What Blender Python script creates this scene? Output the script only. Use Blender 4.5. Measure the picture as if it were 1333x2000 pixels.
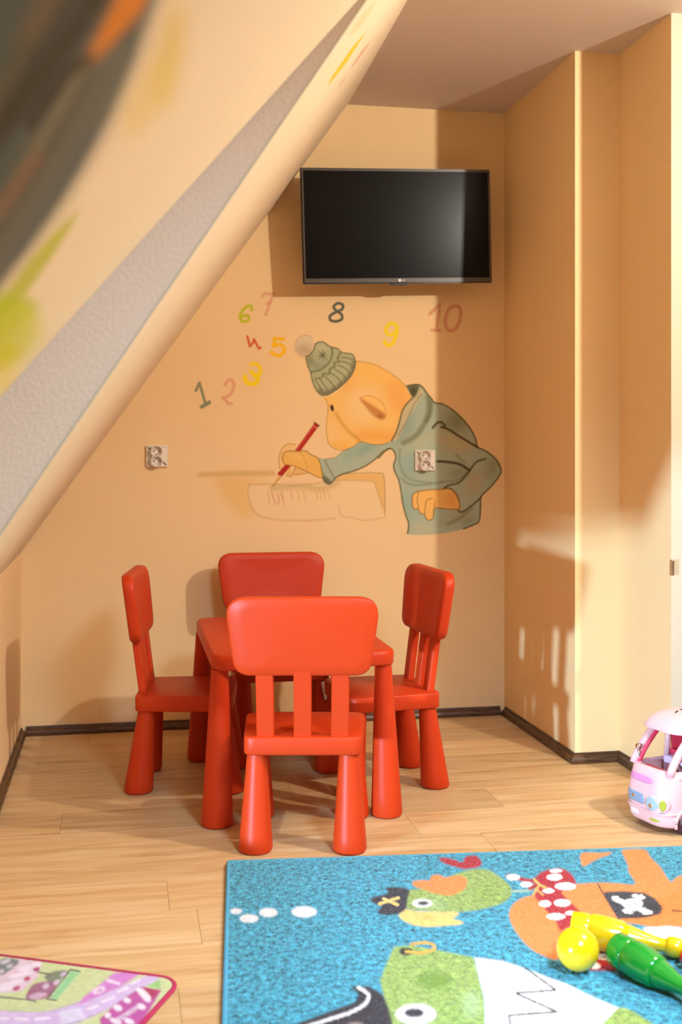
import bpy, bmesh, math, random
import numpy as np
from mathutils import Vector, Matrix

random.seed(7)
rng = np.random.default_rng(7)
for o in list(bpy.data.objects):
    bpy.data.objects.remove(o, do_unlink=True)
C = bpy.context.scene.collection
SC = bpy.context.scene

# ------------------------------------------------------------------ camera
HC = 1.053                     # camera height
FPX = 2245.0                   # focal length in pixels of a 1333x2000 frame
YAW = math.radians(10.77)      # turned to the right of the back wall's normal
CX, HY = 666.5, 880.0
cam_d = bpy.data.cameras.new('camera')
cam = bpy.data.objects.new('camera', cam_d)
C.objects.link(cam)
cam.location = (0, 0, HC)
cam.rotation_euler = (math.pi/2, 0, -YAW)
cam_d.sensor_fit = 'VERTICAL'
cam_d.sensor_height = 36.0
cam_d.lens = FPX/2000*36
cam_d.shift_y = -(1000-HY)/2000
cam_d.clip_start = 0.02
cam_d.dof.use_dof = True
cam_d.dof.focus_distance = 3.35
cam_d.dof.aperture_fstop = 3.2
SC.camera = cam

# ------------------------------------------------------------------ world, lights, exposure
w = bpy.data.worlds.new('world'); SC.world = w
w.use_nodes = True
w.node_tree.nodes['Background'].inputs[0].default_value = (0.8, 0.85, 1, 1)
w.node_tree.nodes['Background'].inputs[1].default_value = 0.12
SC.view_settings.view_transform = 'Standard'
SC.view_settings.look = 'None'
SC.view_settings.gamma = 1
SC.view_settings.use_curve_mapping = False
SC.view_settings.exposure = 0.06

def lamp(name, kind, loc, energy, color, target=None, **kw):
    d = bpy.data.lights.new(name, kind)
    d.energy = energy; d.color = color
    for k, v in kw.items(): setattr(d, k, v)
    o = bpy.data.objects.new(name, d); C.objects.link(o)
    o.location = loc
    if target is not None:
        o.rotation_euler = (Vector(target)-Vector(loc)).to_track_quat('-Z', 'Y').to_euler()
    return o
LAMP = (2.17, 1.93, 2.16)
lamp('room_lamp', 'POINT', LAMP, 146, (1.0, 0.95, 0.82), shadow_soft_size=0.03)
lamp('window_daylight', 'AREA', (0.95, 0.25, 2.3), 40, (0.50, 0.77, 1.0), (0.65, 2.05, 0.0), shape='RECTANGLE', size=0.6, size_y=0.6, spread=math.radians(78))
lamp('low_window_daylight', 'SPOT', (-2.9, 0.0, 0.60), 1600, (0.44, 0.73, 1.0), (1.4, 3.4, 0.50), spot_size=math.radians(36), spot_blend=0.3, shadow_soft_size=0.075)

# ------------------------------------------------------------------ helpers
def tan_(px): return math.tan(YAW + math.atan((px-CX)/FPX))
def ground(px, py, z=0.0):
    d = FPX*(HC-z)/(py-HY); xc = (px-CX)/FPX*d
    return Vector((d*math.sin(YAW)+xc*math.cos(YAW), d*math.cos(YAW)-xc*math.sin(YAW), z))
def project(P):
    P = np.asarray(P, float)
    X, Y, Z = P[..., 0], P[..., 1], P[..., 2]
    d = X*math.sin(YAW)+Y*math.cos(YAW); xc = X*math.cos(YAW)-Y*math.sin(YAW)
    d = np.where(np.abs(d) < 1e-6, 1e-6, d)
    return CX+FPX*xc/d, HY-FPX*(Z-HC)/d, d
def ray(px, py):
    xc = (px-CX)/FPX; s, c = math.sin(YAW), math.cos(YAW)
    return np.array([s+xc*c, c-xc*s, (HY-py)/FPX])
def on_plane(px, py, P, n):
    r = ray(px, py); o = np.array([0, 0, HC]); P = np.array(P, float); n = np.array(n, float)
    return o + r*((P-o)@n)/(r@n)

def lin(c):
    c = np.asarray(c, float)/255
    return np.where(c <= 0.04045, c/12.92, ((c+0.055)/1.055)**2.4)
def lin4(r, g, b): return tuple(lin((r, g, b)))+(1,)

def mat(name, color, rough=0.5, metal=0, bump=0, bscale=60, spec=0.5, var=0, vscale=3, coat=0, sss=0):
    m = bpy.data.materials.new(name); m.use_nodes = True
    nt = m.node_tree; b = nt.nodes['Principled BSDF']
    col = tuple(color)[:3]+(1,)
    b.inputs['Base Color'].default_value = col
    b.inputs['Roughness'].default_value = rough
    b.inputs['Metallic'].default_value = metal
    b.inputs['Specular IOR Level'].default_value = spec
    b.inputs['Coat Weight'].default_value = coat
    tc = nt.nodes.new('ShaderNodeTexCoord')
    if var:
        n = nt.nodes.new('ShaderNodeTexNoise'); n.inputs['Scale'].default_value = vscale
        n.inputs['Detail'].default_value = 4
        nt.links.new(tc.outputs['Object'], n.inputs['Vector'])
        mx = nt.nodes.new('ShaderNodeMix'); mx.data_type = 'RGBA'
        mx.inputs[6].default_value = tuple(max(0, c*(1-var)) for c in col[:3])+(1,)
        mx.inputs[7].default_value = tuple(min(1, c*(1+var)) for c in col[:3])+(1,)
        nt.links.new(n.outputs['Fac'], mx.inputs[0]); nt.links.new(mx.outputs[2], b.inputs['Base Color'])
    if bump:
        n = nt.nodes.new('ShaderNodeTexNoise'); n.inputs['Scale'].default_value = bscale
        n.inputs['Detail'].default_value = 5
        nt.links.new(tc.outputs['Object'], n.inputs['Vector'])
        bp = nt.nodes.new('ShaderNodeBump'); bp.inputs['Strength'].default_value = bump
        bp.inputs['Distance'].default_value = 0.002
        nt.links.new(n.outputs['Fac'], bp.inputs['Height']); nt.links.new(bp.outputs['Normal'], b.inputs['Normal'])
    return m

def link(name, me, m=None, parent=None, smooth=False):
    o = bpy.data.objects.new(name, me); C.objects.link(o)
    if m is not None: me.materials.append(m)
    if parent is not None: o.parent = parent
    if smooth:
        for p in me.polygons: p.use_smooth = True
    return o
def obj(name, bm, m=None, parent=None, smooth=False, recalc=True):
    if recalc: bmesh.ops.recalc_face_normals(bm, faces=bm.faces)
    me = bpy.data.meshes.new(name); bm.to_mesh(me); bm.free()
    return link(name, me, m, parent, smooth)
def thing(name, label, cat, loc=(0, 0, 0), rotz=0, group=None):
    o = bpy.data.objects.new(name, None); C.objects.link(o); o.empty_display_size = 0.1
    o.location = loc; o.rotation_euler = (0, 0, rotz)
    return tag(o, label, cat, group)
def tag(o, label, cat=None, group=None):
    o['label'] = label
    if cat: o['category'] = cat
    if group: o['group'] = group
    return o
def struct(o, label, cat):
    o['kind'] = 'structure'; return tag(o, label, cat)
def add_box(bm, x0, x1, y0, y1, z0, z1):
    v = [bm.verts.new(p) for p in ((x0,y0,z0),(x1,y0,z0),(x1,y1,z0),(x0,y1,z0),(x0,y0,z1),(x1,y0,z1),(x1,y1,z1),(x0,y1,z1))]
    for f in ((0,3,2,1),(4,5,6,7),(0,1,5,4),(1,2,6,5),(2,3,7,6),(3,0,4,7)): bm.faces.new([v[i] for i in f])
    return v
def box(x0, x1, y0, y1, z0, z1, bevel=0, seg=2):
    bm = bmesh.new(); add_box(bm, x0, x1, y0, y1, z0, z1)
    if bevel: bmesh.ops.bevel(bm, geom=list(bm.edges), offset=bevel, segments=seg, affect='EDGES', profile=0.5)
    return bm
def ring_prism(outline, levels, close_bottom=True, close_top=True):
    """outline: list of (x,y); levels: list of (z, inset-scale function or list of (x,y))"""
    bm = bmesh.new(); rings = []
    for z, pts in levels:
        rings.append([bm.verts.new((x, y, z)) for x, y in pts])
    n = len(rings[0])
    for a, b in zip(rings, rings[1:]):
        for i in range(n): bm.faces.new((a[i], a[(i+1) % n], b[(i+1) % n], b[i]))
    if close_bottom: bm.faces.new(rings[0][::-1])
    if close_top: bm.faces.new(rings[-1])
    return bm
def inset(pts, d):
    """move a convex outline inwards by d"""
    n = len(pts); out = []
    for i in range(n):
        p0, p1, p2 = np.array(pts[i-1]), np.array(pts[i]), np.array(pts[(i+1) % n])
        t = (p2-p0); t = t/(np.linalg.norm(t)+1e-9)
        out.append(tuple(p1+np.array([-t[1], t[0]])*d))
    return out
def rounded_poly(corners, radii, seg=6):
    """corners counter-clockwise -> smooth outline"""
    out = []; n = len(corners)
    for i in range(n):
        p = Vector(corners[i]); a = (Vector(corners[i-1])-p); b = (Vector(corners[(i+1) % n])-p)
        r = radii[i] if isinstance(radii, (list, tuple)) else radii
        ang = a.angle(b); t = min(r/math.tan(ang/2), a.length*.49, b.length*.49)
        p1 = p+a.normalized()*t; p2 = p+b.normalized()*t
        for k in range(seg+1):
            u = k/seg
            out.append(tuple((1-u)**2*p1+2*u*(1-u)*p+u*u*p2))
    return out
def slab(corners, radii, z0, z1, ease=0.006, seg=6):
    o = rounded_poly(corners, radii, seg)
    return ring_prism(o, [(z0, inset(o, ease)), (z0+ease*.3, inset(o, ease*.3)), (z0+ease, o), (z1-ease, o), (z1-ease*.3, inset(o, ease*.3)), (z1, inset(o, ease))])
def lathe(profile, seg=32, axis='z', close=True):
    bm = bmesh.new(); rings = []
    for r, h in profile:
        ring = []
        for k in range(seg):
            a = 2*math.pi*k/seg
            ring.append(bm.verts.new((r*math.cos(a), r*math.sin(a), h)))
        rings.append(ring)
    for a, b in zip(rings, rings[1:]):
        for i in range(seg): bm.faces.new((a[i], a[(i+1) % seg], b[(i+1) % seg], b[i]))
    if close:
        bm.faces.new(rings[0][::-1]); bm.faces.new(rings[-1])
    return bm
def xform(bm, M):
    bmesh.ops.transform(bm, matrix=M, verts=bm.verts); return bm
def merge(*bms):
    base = bms[0]
    for b in bms[1:]:
        me = bpy.data.meshes.new('t'); b.to_mesh(me); b.free(); base.from_mesh(me); bpy.data.meshes.remove(me)
    return base
def flat_mesh(name, quads, m, parent=None):
    bm = bmesh.new()
    for q in quads: bm.faces.new([bm.verts.new(p) for p in q])
    return obj(name, bm, m, parent, recalc=False)
def sweep(path, prof, closed=False):
    """sweep profile [(across,up)] along a horizontal path of 2d points, mitred"""
    bm = bmesh.new(); rings = []
    n = len(path)
    for i, p in enumerate(path):
        p = Vector(p)
        d0 = (p-Vector(path[i-1])).normalized() if i > 0 else None
        d1 = (Vector(path[i+1])-p).normalized() if i < n-1 else None
        if d0 is None: d0 = d1
        if d1 is None: d1 = d0
        n0 = Vector((-d0.y, d0.x)); n1 = Vector((-d1.y, d1.x))
        mit = (n0+n1); mit = mit/mit.dot(n0) if abs(mit.dot(n0)) > 1e-6 else n0
        rings.append([bm.verts.new((p.x+mit.x*a, p.y+mit.y*a, h)) for a, h in prof])
    k = len(prof)
    for a, b in zip(rings, rings[1:]):
        for i in range(k): bm.faces.new((a[i], a[(i+1) % k], b[(i+1) % k], b[i]))
    bm.faces.new(rings[0]); bm.faces.new(rings[-1][::-1])
    return bm
def tube(pts, r, seg=8):
    bm = bmesh.new(); rings = []
    pts = [Vector(p) for p in pts]
    for i, p in enumerate(pts):
        d = (pts[min(i+1, len(pts)-1)]-pts[max(i-1, 0)]).normalized()
        u = d.cross(Vector((0, 0, 1)))
        if u.length < 1e-3: u = d.cross(Vector((0, 1, 0)))
        u.normalize(); v = d.cross(u)
        rr = r[i] if isinstance(r, (list, tuple)) else r
        rings.append([bm.verts.new(p+u*math.cos(2*math.pi*k/seg)*rr+v*math.sin(2*math.pi*k/seg)*rr) for k in range(seg)])
    for a, b in zip(rings, rings[1:]):
        for i in range(seg): bm.faces.new((a[i], a[(i+1) % seg], b[(i+1) % seg], b[i]))
    bm.faces.new(rings[0][::-1]); bm.faces.new(rings[-1])
    return bm

# ------------------------------------------------------------------ painted decoration (colour fields for murals and rugs)
def spline(pts, closed, n=8):
    P = np.array(pts, float); N = len(P); out = []
    rngi = range(N) if closed else range(N-1)
    for i in rngi:
        p0 = P[(i-1) % N] if closed or i > 0 else P[i]
        p1 = P[i]; p2 = P[(i+1) % N]
        p3 = P[(i+2) % N] if closed or i+2 < N else p2
        for k in range(n):
            t = k/n
            out.append(0.5*((2*p1)+(-p0+p2)*t+(2*p0-5*p1+4*p2-p3)*t*t+(-p0+3*p1-3*p2+p3)*t**3))
    if not closed: out.append(P[-1])
    return np.array(out)
def boxblur(a, r):
    if r < 1: return a
    k = int(r)
    for ax in (0, 1):
        p = np.pad(a, [(k+1, k) if i == ax else (0, 0) for i in range(2)], mode='edge')
        c = np.cumsum(p, axis=ax)
        a = (np.take(c, range(2*k+1, c.shape[ax]), axis=ax)-np.take(c, range(0, c.shape[ax]-2*k-1), axis=ax))/(2*k+1)
    return a
class Canvas:
    """colour field addressed in a drawing frame; s samples per unit"""
    def __init__(s, x0, y0, x1, y1, res=1.0):
        s.x0, s.y0, s.res = x0, y0, res
        s.w, s.h = int((x1-x0)*res), int((y1-y0)*res)
        s.rgb = np.zeros((s.h, s.w, 3)); s.a = np.zeros((s.h, s.w)); s.id = np.zeros((s.h, s.w), int)
        s.cur = 1; s.T = (0, 0, 1); s.clip = None
    def frame(s, ox, oy, sc): s.T = (ox, oy, sc)
    def clip_to(s, pts=None):
        s.clip = None
        if pts is None: return
        t = Canvas(s.x0, s.y0, s.x0+s.w/s.res, s.y0+s.h/s.res, s.res); t.T = s.T
        t.a = t.a[:s.h, :s.w]; t.fill(pts, (255, 255, 255), 1); s.clip = t.a[:s.h, :s.w]
    def _pts(s, pts):
        ox, oy, sc = s.T
        return [((ox+x/sc-s.x0)*s.res, (oy+y/sc-s.y0)*s.res) for x, y in pts]
    def _over(s, mask, bx, by, col, alpha):
        h, wd = mask.shape
        X0, Y0 = max(bx, 0), max(by, 0); X1, Y1 = min(bx+wd, s.w), min(by+h, s.h)
        if X1 <= X0 or Y1 <= Y0: return
        m = mask[Y0-by:Y1-by, X0-bx:X1-bx]*alpha
        sl = (slice(Y0, Y1), slice(X0, X1))
        if s.clip is not None: m = m*s.clip[sl]
        A = s.a[sl]; oa = m+A*(1-m)
        s.rgb[sl] = np.where(oa[..., None] > 1e-4, (lin(col)*m[..., None]+s.rgb[sl]*(A*(1-m))[..., None])/np.maximum(oa, 1e-4)[..., None], s.rgb[sl])
        s.a[sl] = oa
        if s.cur: s.id[sl] = np.where((m > .35) | ((m > .02) & (s.id[sl] == 0)), s.cur, s.id[sl])
    def fill(s, pts, col, soft=1, alpha=1, smooth=True, clip=None):
        p = np.array(s._pts(pts))
        if smooth: p = spline(p, True, 5)
        sf = max(0, soft*s.res); pad = int(sf*2+3)
        bx, by = int(p[:, 0].min())-pad, int(p[:, 1].min())-pad
        wd, h = int(p[:, 0].max())+pad-bx+1, int(p[:, 1].max())+pad-by+1
        mask = np.zeros((h, wd))
        for sx, sy in ((.25, .25), (.75, .25), (.25, .75), (.75, .75)):
            X = np.arange(wd)+bx+sx; Y = np.arange(h)+by+sy
            ins = np.zeros((h, wd), bool)
            for (xa, ya), (xb, yb) in zip(p, np.roll(p, -1, 0)):
                if ya == yb: continue
                rows = (Y > min(ya, yb)) & (Y <= max(ya, yb))
                xi = xa+(Y[rows]-ya)*(xb-xa)/(yb-ya)
                ins[rows] ^= X[None, :] < xi[:, None]
            mask += ins*.25
        if sf >= 1: mask = boxblur(boxblur(mask, round(sf/1.4)), round(sf/1.4))
        s._over(mask, bx, by, col, alpha)
    def stroke(s, pts, width, col, soft=1, alpha=1, smooth=True, taper=False):
        p = np.array(s._pts(pts))
        if smooth and len(p) > 2: p = spline(p, False, 6)
        wd_ = width*s.res/2; sf = max(.5, soft*s.res); pad = int(wd_+sf+2)
        bx, by = int(p[:, 0].min())-pad, int(p[:, 1].min())-pad
        wd, h = int(p[:, 0].max())+pad-bx+1, int(p[:, 1].max())+pad-by+1
        X, Y = np.meshgrid(np.arange(wd)+bx+.5, np.arange(h)+by+.5)
        D = np.full((h, wd), 1e9); n = len(p)-1
        for i, (a, b) in enumerate(zip(p, p[1:])):
            d = b-a; L = max(d@d, 1e-9)
            t = np.clip(((X-a[0])*d[0]+(Y-a[1])*d[1])/L, 0, 1)
            q = np.hypot(X-a[0]-t*d[0], Y-a[1]-t*d[1])
            if taper:
                u = (i+t)/n; q = q+wd_*(np.abs(2*u-1)**2)
            D = np.minimum(D, q)
        mask = np.clip((wd_+sf/2-D)/sf, 0, 1)
        s._over(mask, bx, by, col, alpha)
    def ell(s, cx, cy, rx, ry, col, rot=0, soft=1, alpha=1):
        r = math.radians(rot)
        s.fill([(cx+rx*math.cos(t)*math.cos(r)-ry*math.sin(t)*math.sin(r), cy+rx*math.cos(t)*math.sin(r)+ry*math.sin(t)*math.cos(r)) for t in np.linspace(0, 2*math.pi, 20, endpoint=False)], col, soft, alpha)
    def sample(s, px, py):
        x = np.clip((px-s.x0)*s.res-.5, 0, s.w-1.001); y = np.clip((py-s.y0)*s.res-.5, 0, s.h-1.001)
        i, j = y.astype(int), x.astype(int)
        out = (px >= s.x0) & (px < s.x0+s.w/s.res) & (py >= s.y0) & (py < s.y0+s.h/s.res)
        return s.rgb[i, j], s.a[i, j]*out, s.id[i, j]*out

def grid_mesh(name, P, rgba, mask=None):
    """P (n,m,3) vertex grid, rgba (n,m,4) linear colours, mask (n-1,m-1) cells kept"""
    n, m = P.shape[:2]
    idx = np.arange(n*m).reshape(n, m)
    q = np.stack([idx[:-1, :-1], idx[:-1, 1:], idx[1:, 1:], idx[1:, :-1]], -1)
    q = q[mask] if mask is not None else q.reshape(-1, 4)
    used = np.unique(q); remap = np.zeros(n*m, int); remap[used] = np.arange(len(used))
    q = remap[q]; V = P.reshape(-1, 3)[used]; K = rgba.reshape(-1, 4)[used]
    me = bpy.data.meshes.new(name)
    me.vertices.add(len(V)); me.vertices.foreach_set('co', V.astype(np.float32).ravel())
    me.loops.add(len(q)*4); me.loops.foreach_set('vertex_index', q.astype(np.int32).ravel())
    me.polygons.add(len(q)); me.polygons.foreach_set('loop_start', np.arange(0, len(q)*4, 4, dtype=np.int32))
    me.update(calc_edges=True)
    a = me.color_attributes.new('paint', 'FLOAT_COLOR', 'POINT')
    a.data.foreach_set('color', K.astype(np.float32).ravel())
    return me

# ------------------------------------------------------------------ materials
WALL = np.array([0.85, 0.595, 0.315])        # peach wall paint
def wall_mat(name, color, bump=0.25, bscale=90, painted=False, dist=0.002):
    m = bpy.data.materials.new(name); m.use_nodes = True
    nt = m.node_tree; b = nt.nodes['Principled BSDF']; N = nt.nodes.new; L = nt.links.new
    b.inputs['Roughness'].default_value = 0.75; b.inputs['Specular IOR Level'].default_value = 0.25
    g = N('ShaderNodeNewGeometry')
    n1 = N('ShaderNodeTexNoise'); n1.inputs['Scale'].default_value = 2.5; L(g.outputs['Position'], n1.inputs['Vector'])
    mx = N('ShaderNodeMix'); mx.data_type = 'RGBA'
    mx.inputs[6].default_value = tuple(np.array(color)*.97)+(1,); mx.inputs[7].default_value = tuple(np.minimum(np.array(color)*1.03, 1))+(1,)
    L(n1.outputs['Fac'], mx.inputs[0]); src = mx.outputs[2]
    if painted:
        at = N('ShaderNodeAttribute'); at.attribute_name = 'paint'
        m2 = N('ShaderNodeMix'); m2.data_type = 'RGBA'
        L(at.outputs['Alpha'], m2.inputs[0]); L(src, m2.inputs[6]); L(at.outputs['Color'], m2.inputs[7]); src = m2.outputs[2]
    L(src, b.inputs['Base Color'])
    n2 = N('ShaderNodeTexNoise'); n2.inputs['Scale'].default_value = bscale; n2.inputs['Detail'].default_value = 6
    L(g.outputs['Position'], n2.inputs['Vector'])
    bp = N('ShaderNodeBump'); bp.inputs['Strength'].default_value = bump; bp.inputs['Distance'].default_value = dist
    L(n2.outputs['Fac'], bp.inputs['Height']); L(bp.outputs['Normal'], b.inputs['Normal'])
    return m
M_wall = wall_mat('peach_wall_paint', WALL)
M_mural = wall_mat('mural_paint', WALL, painted=True)
SLOPE = np.array([0.74, 0.60, 0.42])
M_slope = wall_mat('pale_slope_paint', SLOPE, bump=0.5, bscale=160, painted=True, dist=0.004)
M_reveal = wall_mat('rough_plaster_paint', (0.66, 0.54, 0.45), bump=0.7, bscale=140, dist=0.004)
M_ceil = wall_mat('ceiling_paint', (0.66, 0.54, 0.46))
M_jamb = wall_mat('cream_jamb_paint', (0.50, 0.44, 0.34))

def wood_floor():
    m = bpy.data.materials.new('oak_laminate'); m.use_nodes = True
    nt = m.node_tree; b = nt.nodes['Principled BSDF']; N = nt.nodes.new; L = nt.links.new
    b.inputs['Roughness'].default_value = 0.42; b.inputs['Specular IOR Level'].default_value = 0.4
    g = N('ShaderNodeNewGeometry'); oi = N('ShaderNodeObjectInfo')
    off = N('ShaderNodeVectorMath'); off.operation = 'SCALE'; off.inputs[0].default_value = (7.3, 3.1, 5.7)
    L(oi.outputs['Random'], off.inputs['Scale'])
    ad = N('ShaderNodeVectorMath'); ad.operation = 'ADD'; L(g.outputs['Position'], ad.inputs[0]); L(off.outputs[0], ad.inputs[1])
    mp = N('ShaderNodeMapping'); mp.inputs['Scale'].default_value = (1.3, 14, 1); L(ad.outputs[0], mp.inputs['Vector'])
    n1 = N('ShaderNodeTexNoise'); n1.inputs['Scale'].default_value = 2.2; n1.inputs['Detail'].default_value = 8; n1.inputs['Roughness'].default_value = .62
    n1.inputs['Distortion'].default_value = .8
    L(mp.outputs[0], n1.inputs['Vector'])
    cr = N('ShaderNodeValToRGB'); e = cr.color_ramp.elements
    e[0].position = .25; e[0].color = lin4(178, 134, 88)
    e[1].position = .75; e[1].color = lin4(218, 190, 150)
    k = e.new(.48); k.color = lin4(202, 164, 116)
    L(n1.outputs['Fac'], cr.inputs[0])
    # knots
    mp2 = N('ShaderNodeMapping'); mp2.inputs['Scale'].default_value = (2.2, 9, 1); L(ad.outputs[0], mp2.inputs['Vector'])
    vo = N('ShaderNodeTexNoise'); vo.inputs['Scale'].default_value = 2.6; vo.inputs['Detail'].default_value = 2; L(mp2.outputs[0], vo.inputs['Vector'])
    kr = N('ShaderNodeMapRange'); kr.inputs[1].default_value = .66; kr.inputs[2].default_value = .8; kr.inputs[3].default_value = 0; kr.inputs[4].default_value = .55
    L(vo.outputs['Fac'], kr.inputs[0])
    mk = N('ShaderNodeMix'); mk.data_type = 'RGBA'; L(kr.outputs[0], mk.inputs[0]); L(cr.outputs[0], mk.inputs[6]); mk.inputs[7].default_value = lin4(150, 100, 62)
    # plank tone
    tn = N('ShaderNodeMapRange'); tn.inputs[3].default_value = .86; tn.inputs[4].default_value = 1.08; L(oi.outputs['Random'], tn.inputs[0])
    ml = N('ShaderNodeVectorMath'); ml.operation = 'SCALE'; L(mk.outputs[2], ml.inputs[0]); L(tn.outputs[0], ml.inputs['Scale'])
    L(ml.outputs[0], b.inputs['Base Color'])
    bp = N('ShaderNodeBump'); bp.inputs['Strength'].default_value = .12; bp.inputs['Distance'].default_value = .001
    L(n1.outputs['Fac'], bp.inputs['Height']); L(bp.outputs['Normal'], b.inputs['Normal'])
    return m
M_floor = wood_floor()
def brown_trim():
    m = mat('walnut_baseboard', lin((96, 58, 30)), rough=.4)
    nt = m.node_tree; b = nt.nodes['Principled BSDF']; N = nt.nodes.new; L = nt.links.new
    g = N('ShaderNodeNewGeometry'); mp = N('ShaderNodeMapping'); mp.inputs['Scale'].default_value = (6, 6, 90); L(g.outputs['Position'], mp.inputs['Vector'])
    n = N('ShaderNodeTexNoise'); n.inputs['Scale'].default_value = 3; n.inputs['Detail'].default_value = 6; L(mp.outputs[0], n.inputs['Vector'])
    cr = N('ShaderNodeValToRGB'); e = cr.color_ramp.elements
    e[0].position = .35; e[0].color = lin4(48, 26, 14); e[1].position = .7; e[1].color = lin4(104, 66, 34)
    L(n.outputs['Fac'], cr.inputs[0]); L(cr.outputs[0], b.inputs['Base Color'])
    return m
M_trim = brown_trim()
M_red = mat('red_orange_plastic', (0.54, 0.038, 0.005), rough=.44, bump=.06, bscale=300, spec=.25)
M_dark = mat('black_plastic', (0.012, 0.011, 0.012), rough=.28)
M_white = mat('white_socket_plastic', (0.82, 0.72, 0.62), rough=.3)
M_hole = mat('dark_hole', (0.02, 0.012, 0.01), rough=.8)
M_metal = mat('nickel_metal', (0.6, 0.58, 0.55), rough=.3, metal=1)

# ------------------------------------------------------------------ room shell
YB = 4.39; XL = -0.368; XR = 1.50; YP = 3.66; XN = 1.66; YN = 3.285; H = 2.40; XF = 5.0; YF = -4.5
S1v = np.array([0.5807, 0, 0.8141])            # up along the roof slope
N1v = np.array([0.8141, 0, -0.5807])           # out of the slope into the room
P_C = np.array([XL, YB, 0.677])                # slope meets knee wall and back wall

wb = flat_mesh('wall_back', [[(XL, YB, 0), (XR, YB, 0), (XR, YB, H+.1), (XL, YB, H+.1)]], M_wall)
struct(wb, 'peach end wall with the painted figure and numbers', 'wall')
wr = flat_mesh('wall_right', [[(XR, YB, 0), (XR, YP, 0), (XR, YP, H), (XR, YB, H)], [(XR, YP, 0), (XN, YP, 0), (XN, YP, H), (XR, YP, H)],
                              [(XN, YP, 0), (XN, YN, 0), (XN, YN, H), (XN, YP, H)]], M_wall)
struct(wr, 'peach side wall right of the television, stepping back at a pier', 'wall')
wn = flat_mesh('wall_front', [[(XN, YN, 0), (XF, YN, 0), (XF, YN, H), (XN, YN, H)]], M_jamb)
struct(wn, 'brightly lit cream wall end at the right edge behind the toy bus', 'wall')
def wquad(y0, y1, z0, z1): return [(XL, y0, z0), (XL, y1, z0), (XL, y1, z1), (XL, y0, z1)]
# knee wall with a low unseen window beside the camera, its opening shaped to cut the daylight patches; taller where the roof recess begins
wl = flat_mesh('wall_left', [wquad(YF, 1.35, 0, 1.0), wquad(1.35, 1.93, 0, .14), [(XL, 1.35, .87), (XL, 1.80, .85), (XL, 1.93, .71), (XL, 1.93, 1.0), (XL, 1.35, 1.0)], wquad(1.93, 2.42, 0, .14), [(XL, 1.93, .71), (XL, 2.12, .68), (XL, 2.25, .672), (XL, 2.42, .668), (XL, 2.42, .70), (XL, 1.93, .70)], wquad(2.42, YB, 0, .70)], M_wall)
struct(wl, 'low peach knee wall under the sloping ceiling', 'wall')
wo = flat_mesh('wall_rear', [[(XF, YN, 0), (XF, YF, 0), (XF, YF, H), (XF, YN, H)], [(XF, YF, 0), (-2.6, YF, 0), (-2.6, YF, H), (XF, YF, H)]], M_wall)
struct(wo, 'peach walls of the room behind the camera', 'wall')
cl = flat_mesh('ceiling', [[(-2.6, YF, H), (-2.6, YB+.02, H), (XF, YB+.02, H), (XF, YF, H)]], M_ceil)
struct(cl, 'flat mauve-beige ceiling above the television', 'ceiling')
bm = bmesh.new(); 
for zz in np.arange(1): pass
sp = box(-0.007, 0.0015, -0.008, 0.008, -0.024, 0.024, 0.001)
zl = HC-(1108-HY)/FPX*project((XN, YN, 1))[2]
o = obj('strike_plate', sp, M_metal, wn); o.location = (XN, YN-.0105, float(zl)); o['label'] = 'small dark metal catch on the wall edge'

# sloping ceiling: soffit strip by the end wall, rough reveal, outer slope carrying the large mural
YR = 1.95
Bpts = [(-60, 1132), (353, 536), (760, -66)]
A_pts = [(-90, 876), (380, 380), (720, -22)]
def online(pts, t):
    a, b = np.array(pts[0], float), np.array(pts[-1], float); return a+(b-a)*t
B3 = [on_plane(*online(Bpts, t), (0, YR, 0), (0, 1, 0)) for t in (-.12, 1.12)]
A3 = [on_plane(*online(A_pts, t), (0, YR, 0), (0, 1, 0)) for t in (-.12, 1.12)]
C3 = [P_C-S1v*.12, P_C+S1v*2.3]
# soffit, slightly curved between the end wall and the ridge
nU, nV = 40, 60
def painted_surface(name, Pf, us, vs, canvas, m, wallcol, obs, parent=None, label=None):
    P = np.array([[Pf(u, v) for v in vs] for u in us])
    px, py, d = project(P)
    rgb, a, i = canvas.sample(px, py)
    rgb = np.clip(rgb/lin(obs)*wallcol, 0, 0.95)
    me = grid_mesh(name, P, np.concatenate([rgb, a[..., None]], -1))
    for p in me.polygons: pass
    o = link(name, me, m, parent)
    me.polygons.foreach_set('use_smooth', [True]*len(me.polygons))
    if label: o['label'] = label
    return o
cv = Canvas(560, -60, 860, 300, 2)
cv.frame(600, 0, 5.127)
cv.stroke([(585, 330), (480, 460), (380, 610), (270, 760), (210, 850)], 8, (236, 182, 30), 1.5, .95, taper=True)
cv.stroke([(640, 410), (560, 510), (490, 610), (430, 700)], 4, (196, 120, 110), 2, .6, taper=True)
cv.stroke([(690, 10), (600, 130), (500, 260), (430, 340)], 12, (205, 180, 120), 5, .55, taper=True)
cv.stroke([(400, 760), (300, 880)], 4, (200, 140, 100), 2, .4, taper=True)
def soffit(u, v):
    c = C3[0]+(C3[1]-C3[0])*v; b = B3[0]+(B3[1]-B3[0])*v
    p = c+(b-c)*u
    return p+N1v*(-0.018*math.sin(math.pi*u)*0)
so = painted_surface('ceiling', soffit, np.linspace(0, 1, 160), np.linspace(0, 1.4, 340), cv, M_slope, SLOPE, (232, 205, 165))
struct(so, 'smooth sloping soffit band running down the left of the end wall', 'ceiling')
so.name = 'ceiling_slope_soffit'
rv = flat_mesh('ceiling_slope_reveal', [[tuple(B3[0]), tuple(B3[0]+(B3[1]-B3[0])*1.4), tuple(A3[0]+(A3[1]-A3[0])*1.4), tuple(A3[0])]], M_reveal)
struct(rv, 'rough shaded plaster strip along the ridge of the slope', 'ceiling')
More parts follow.
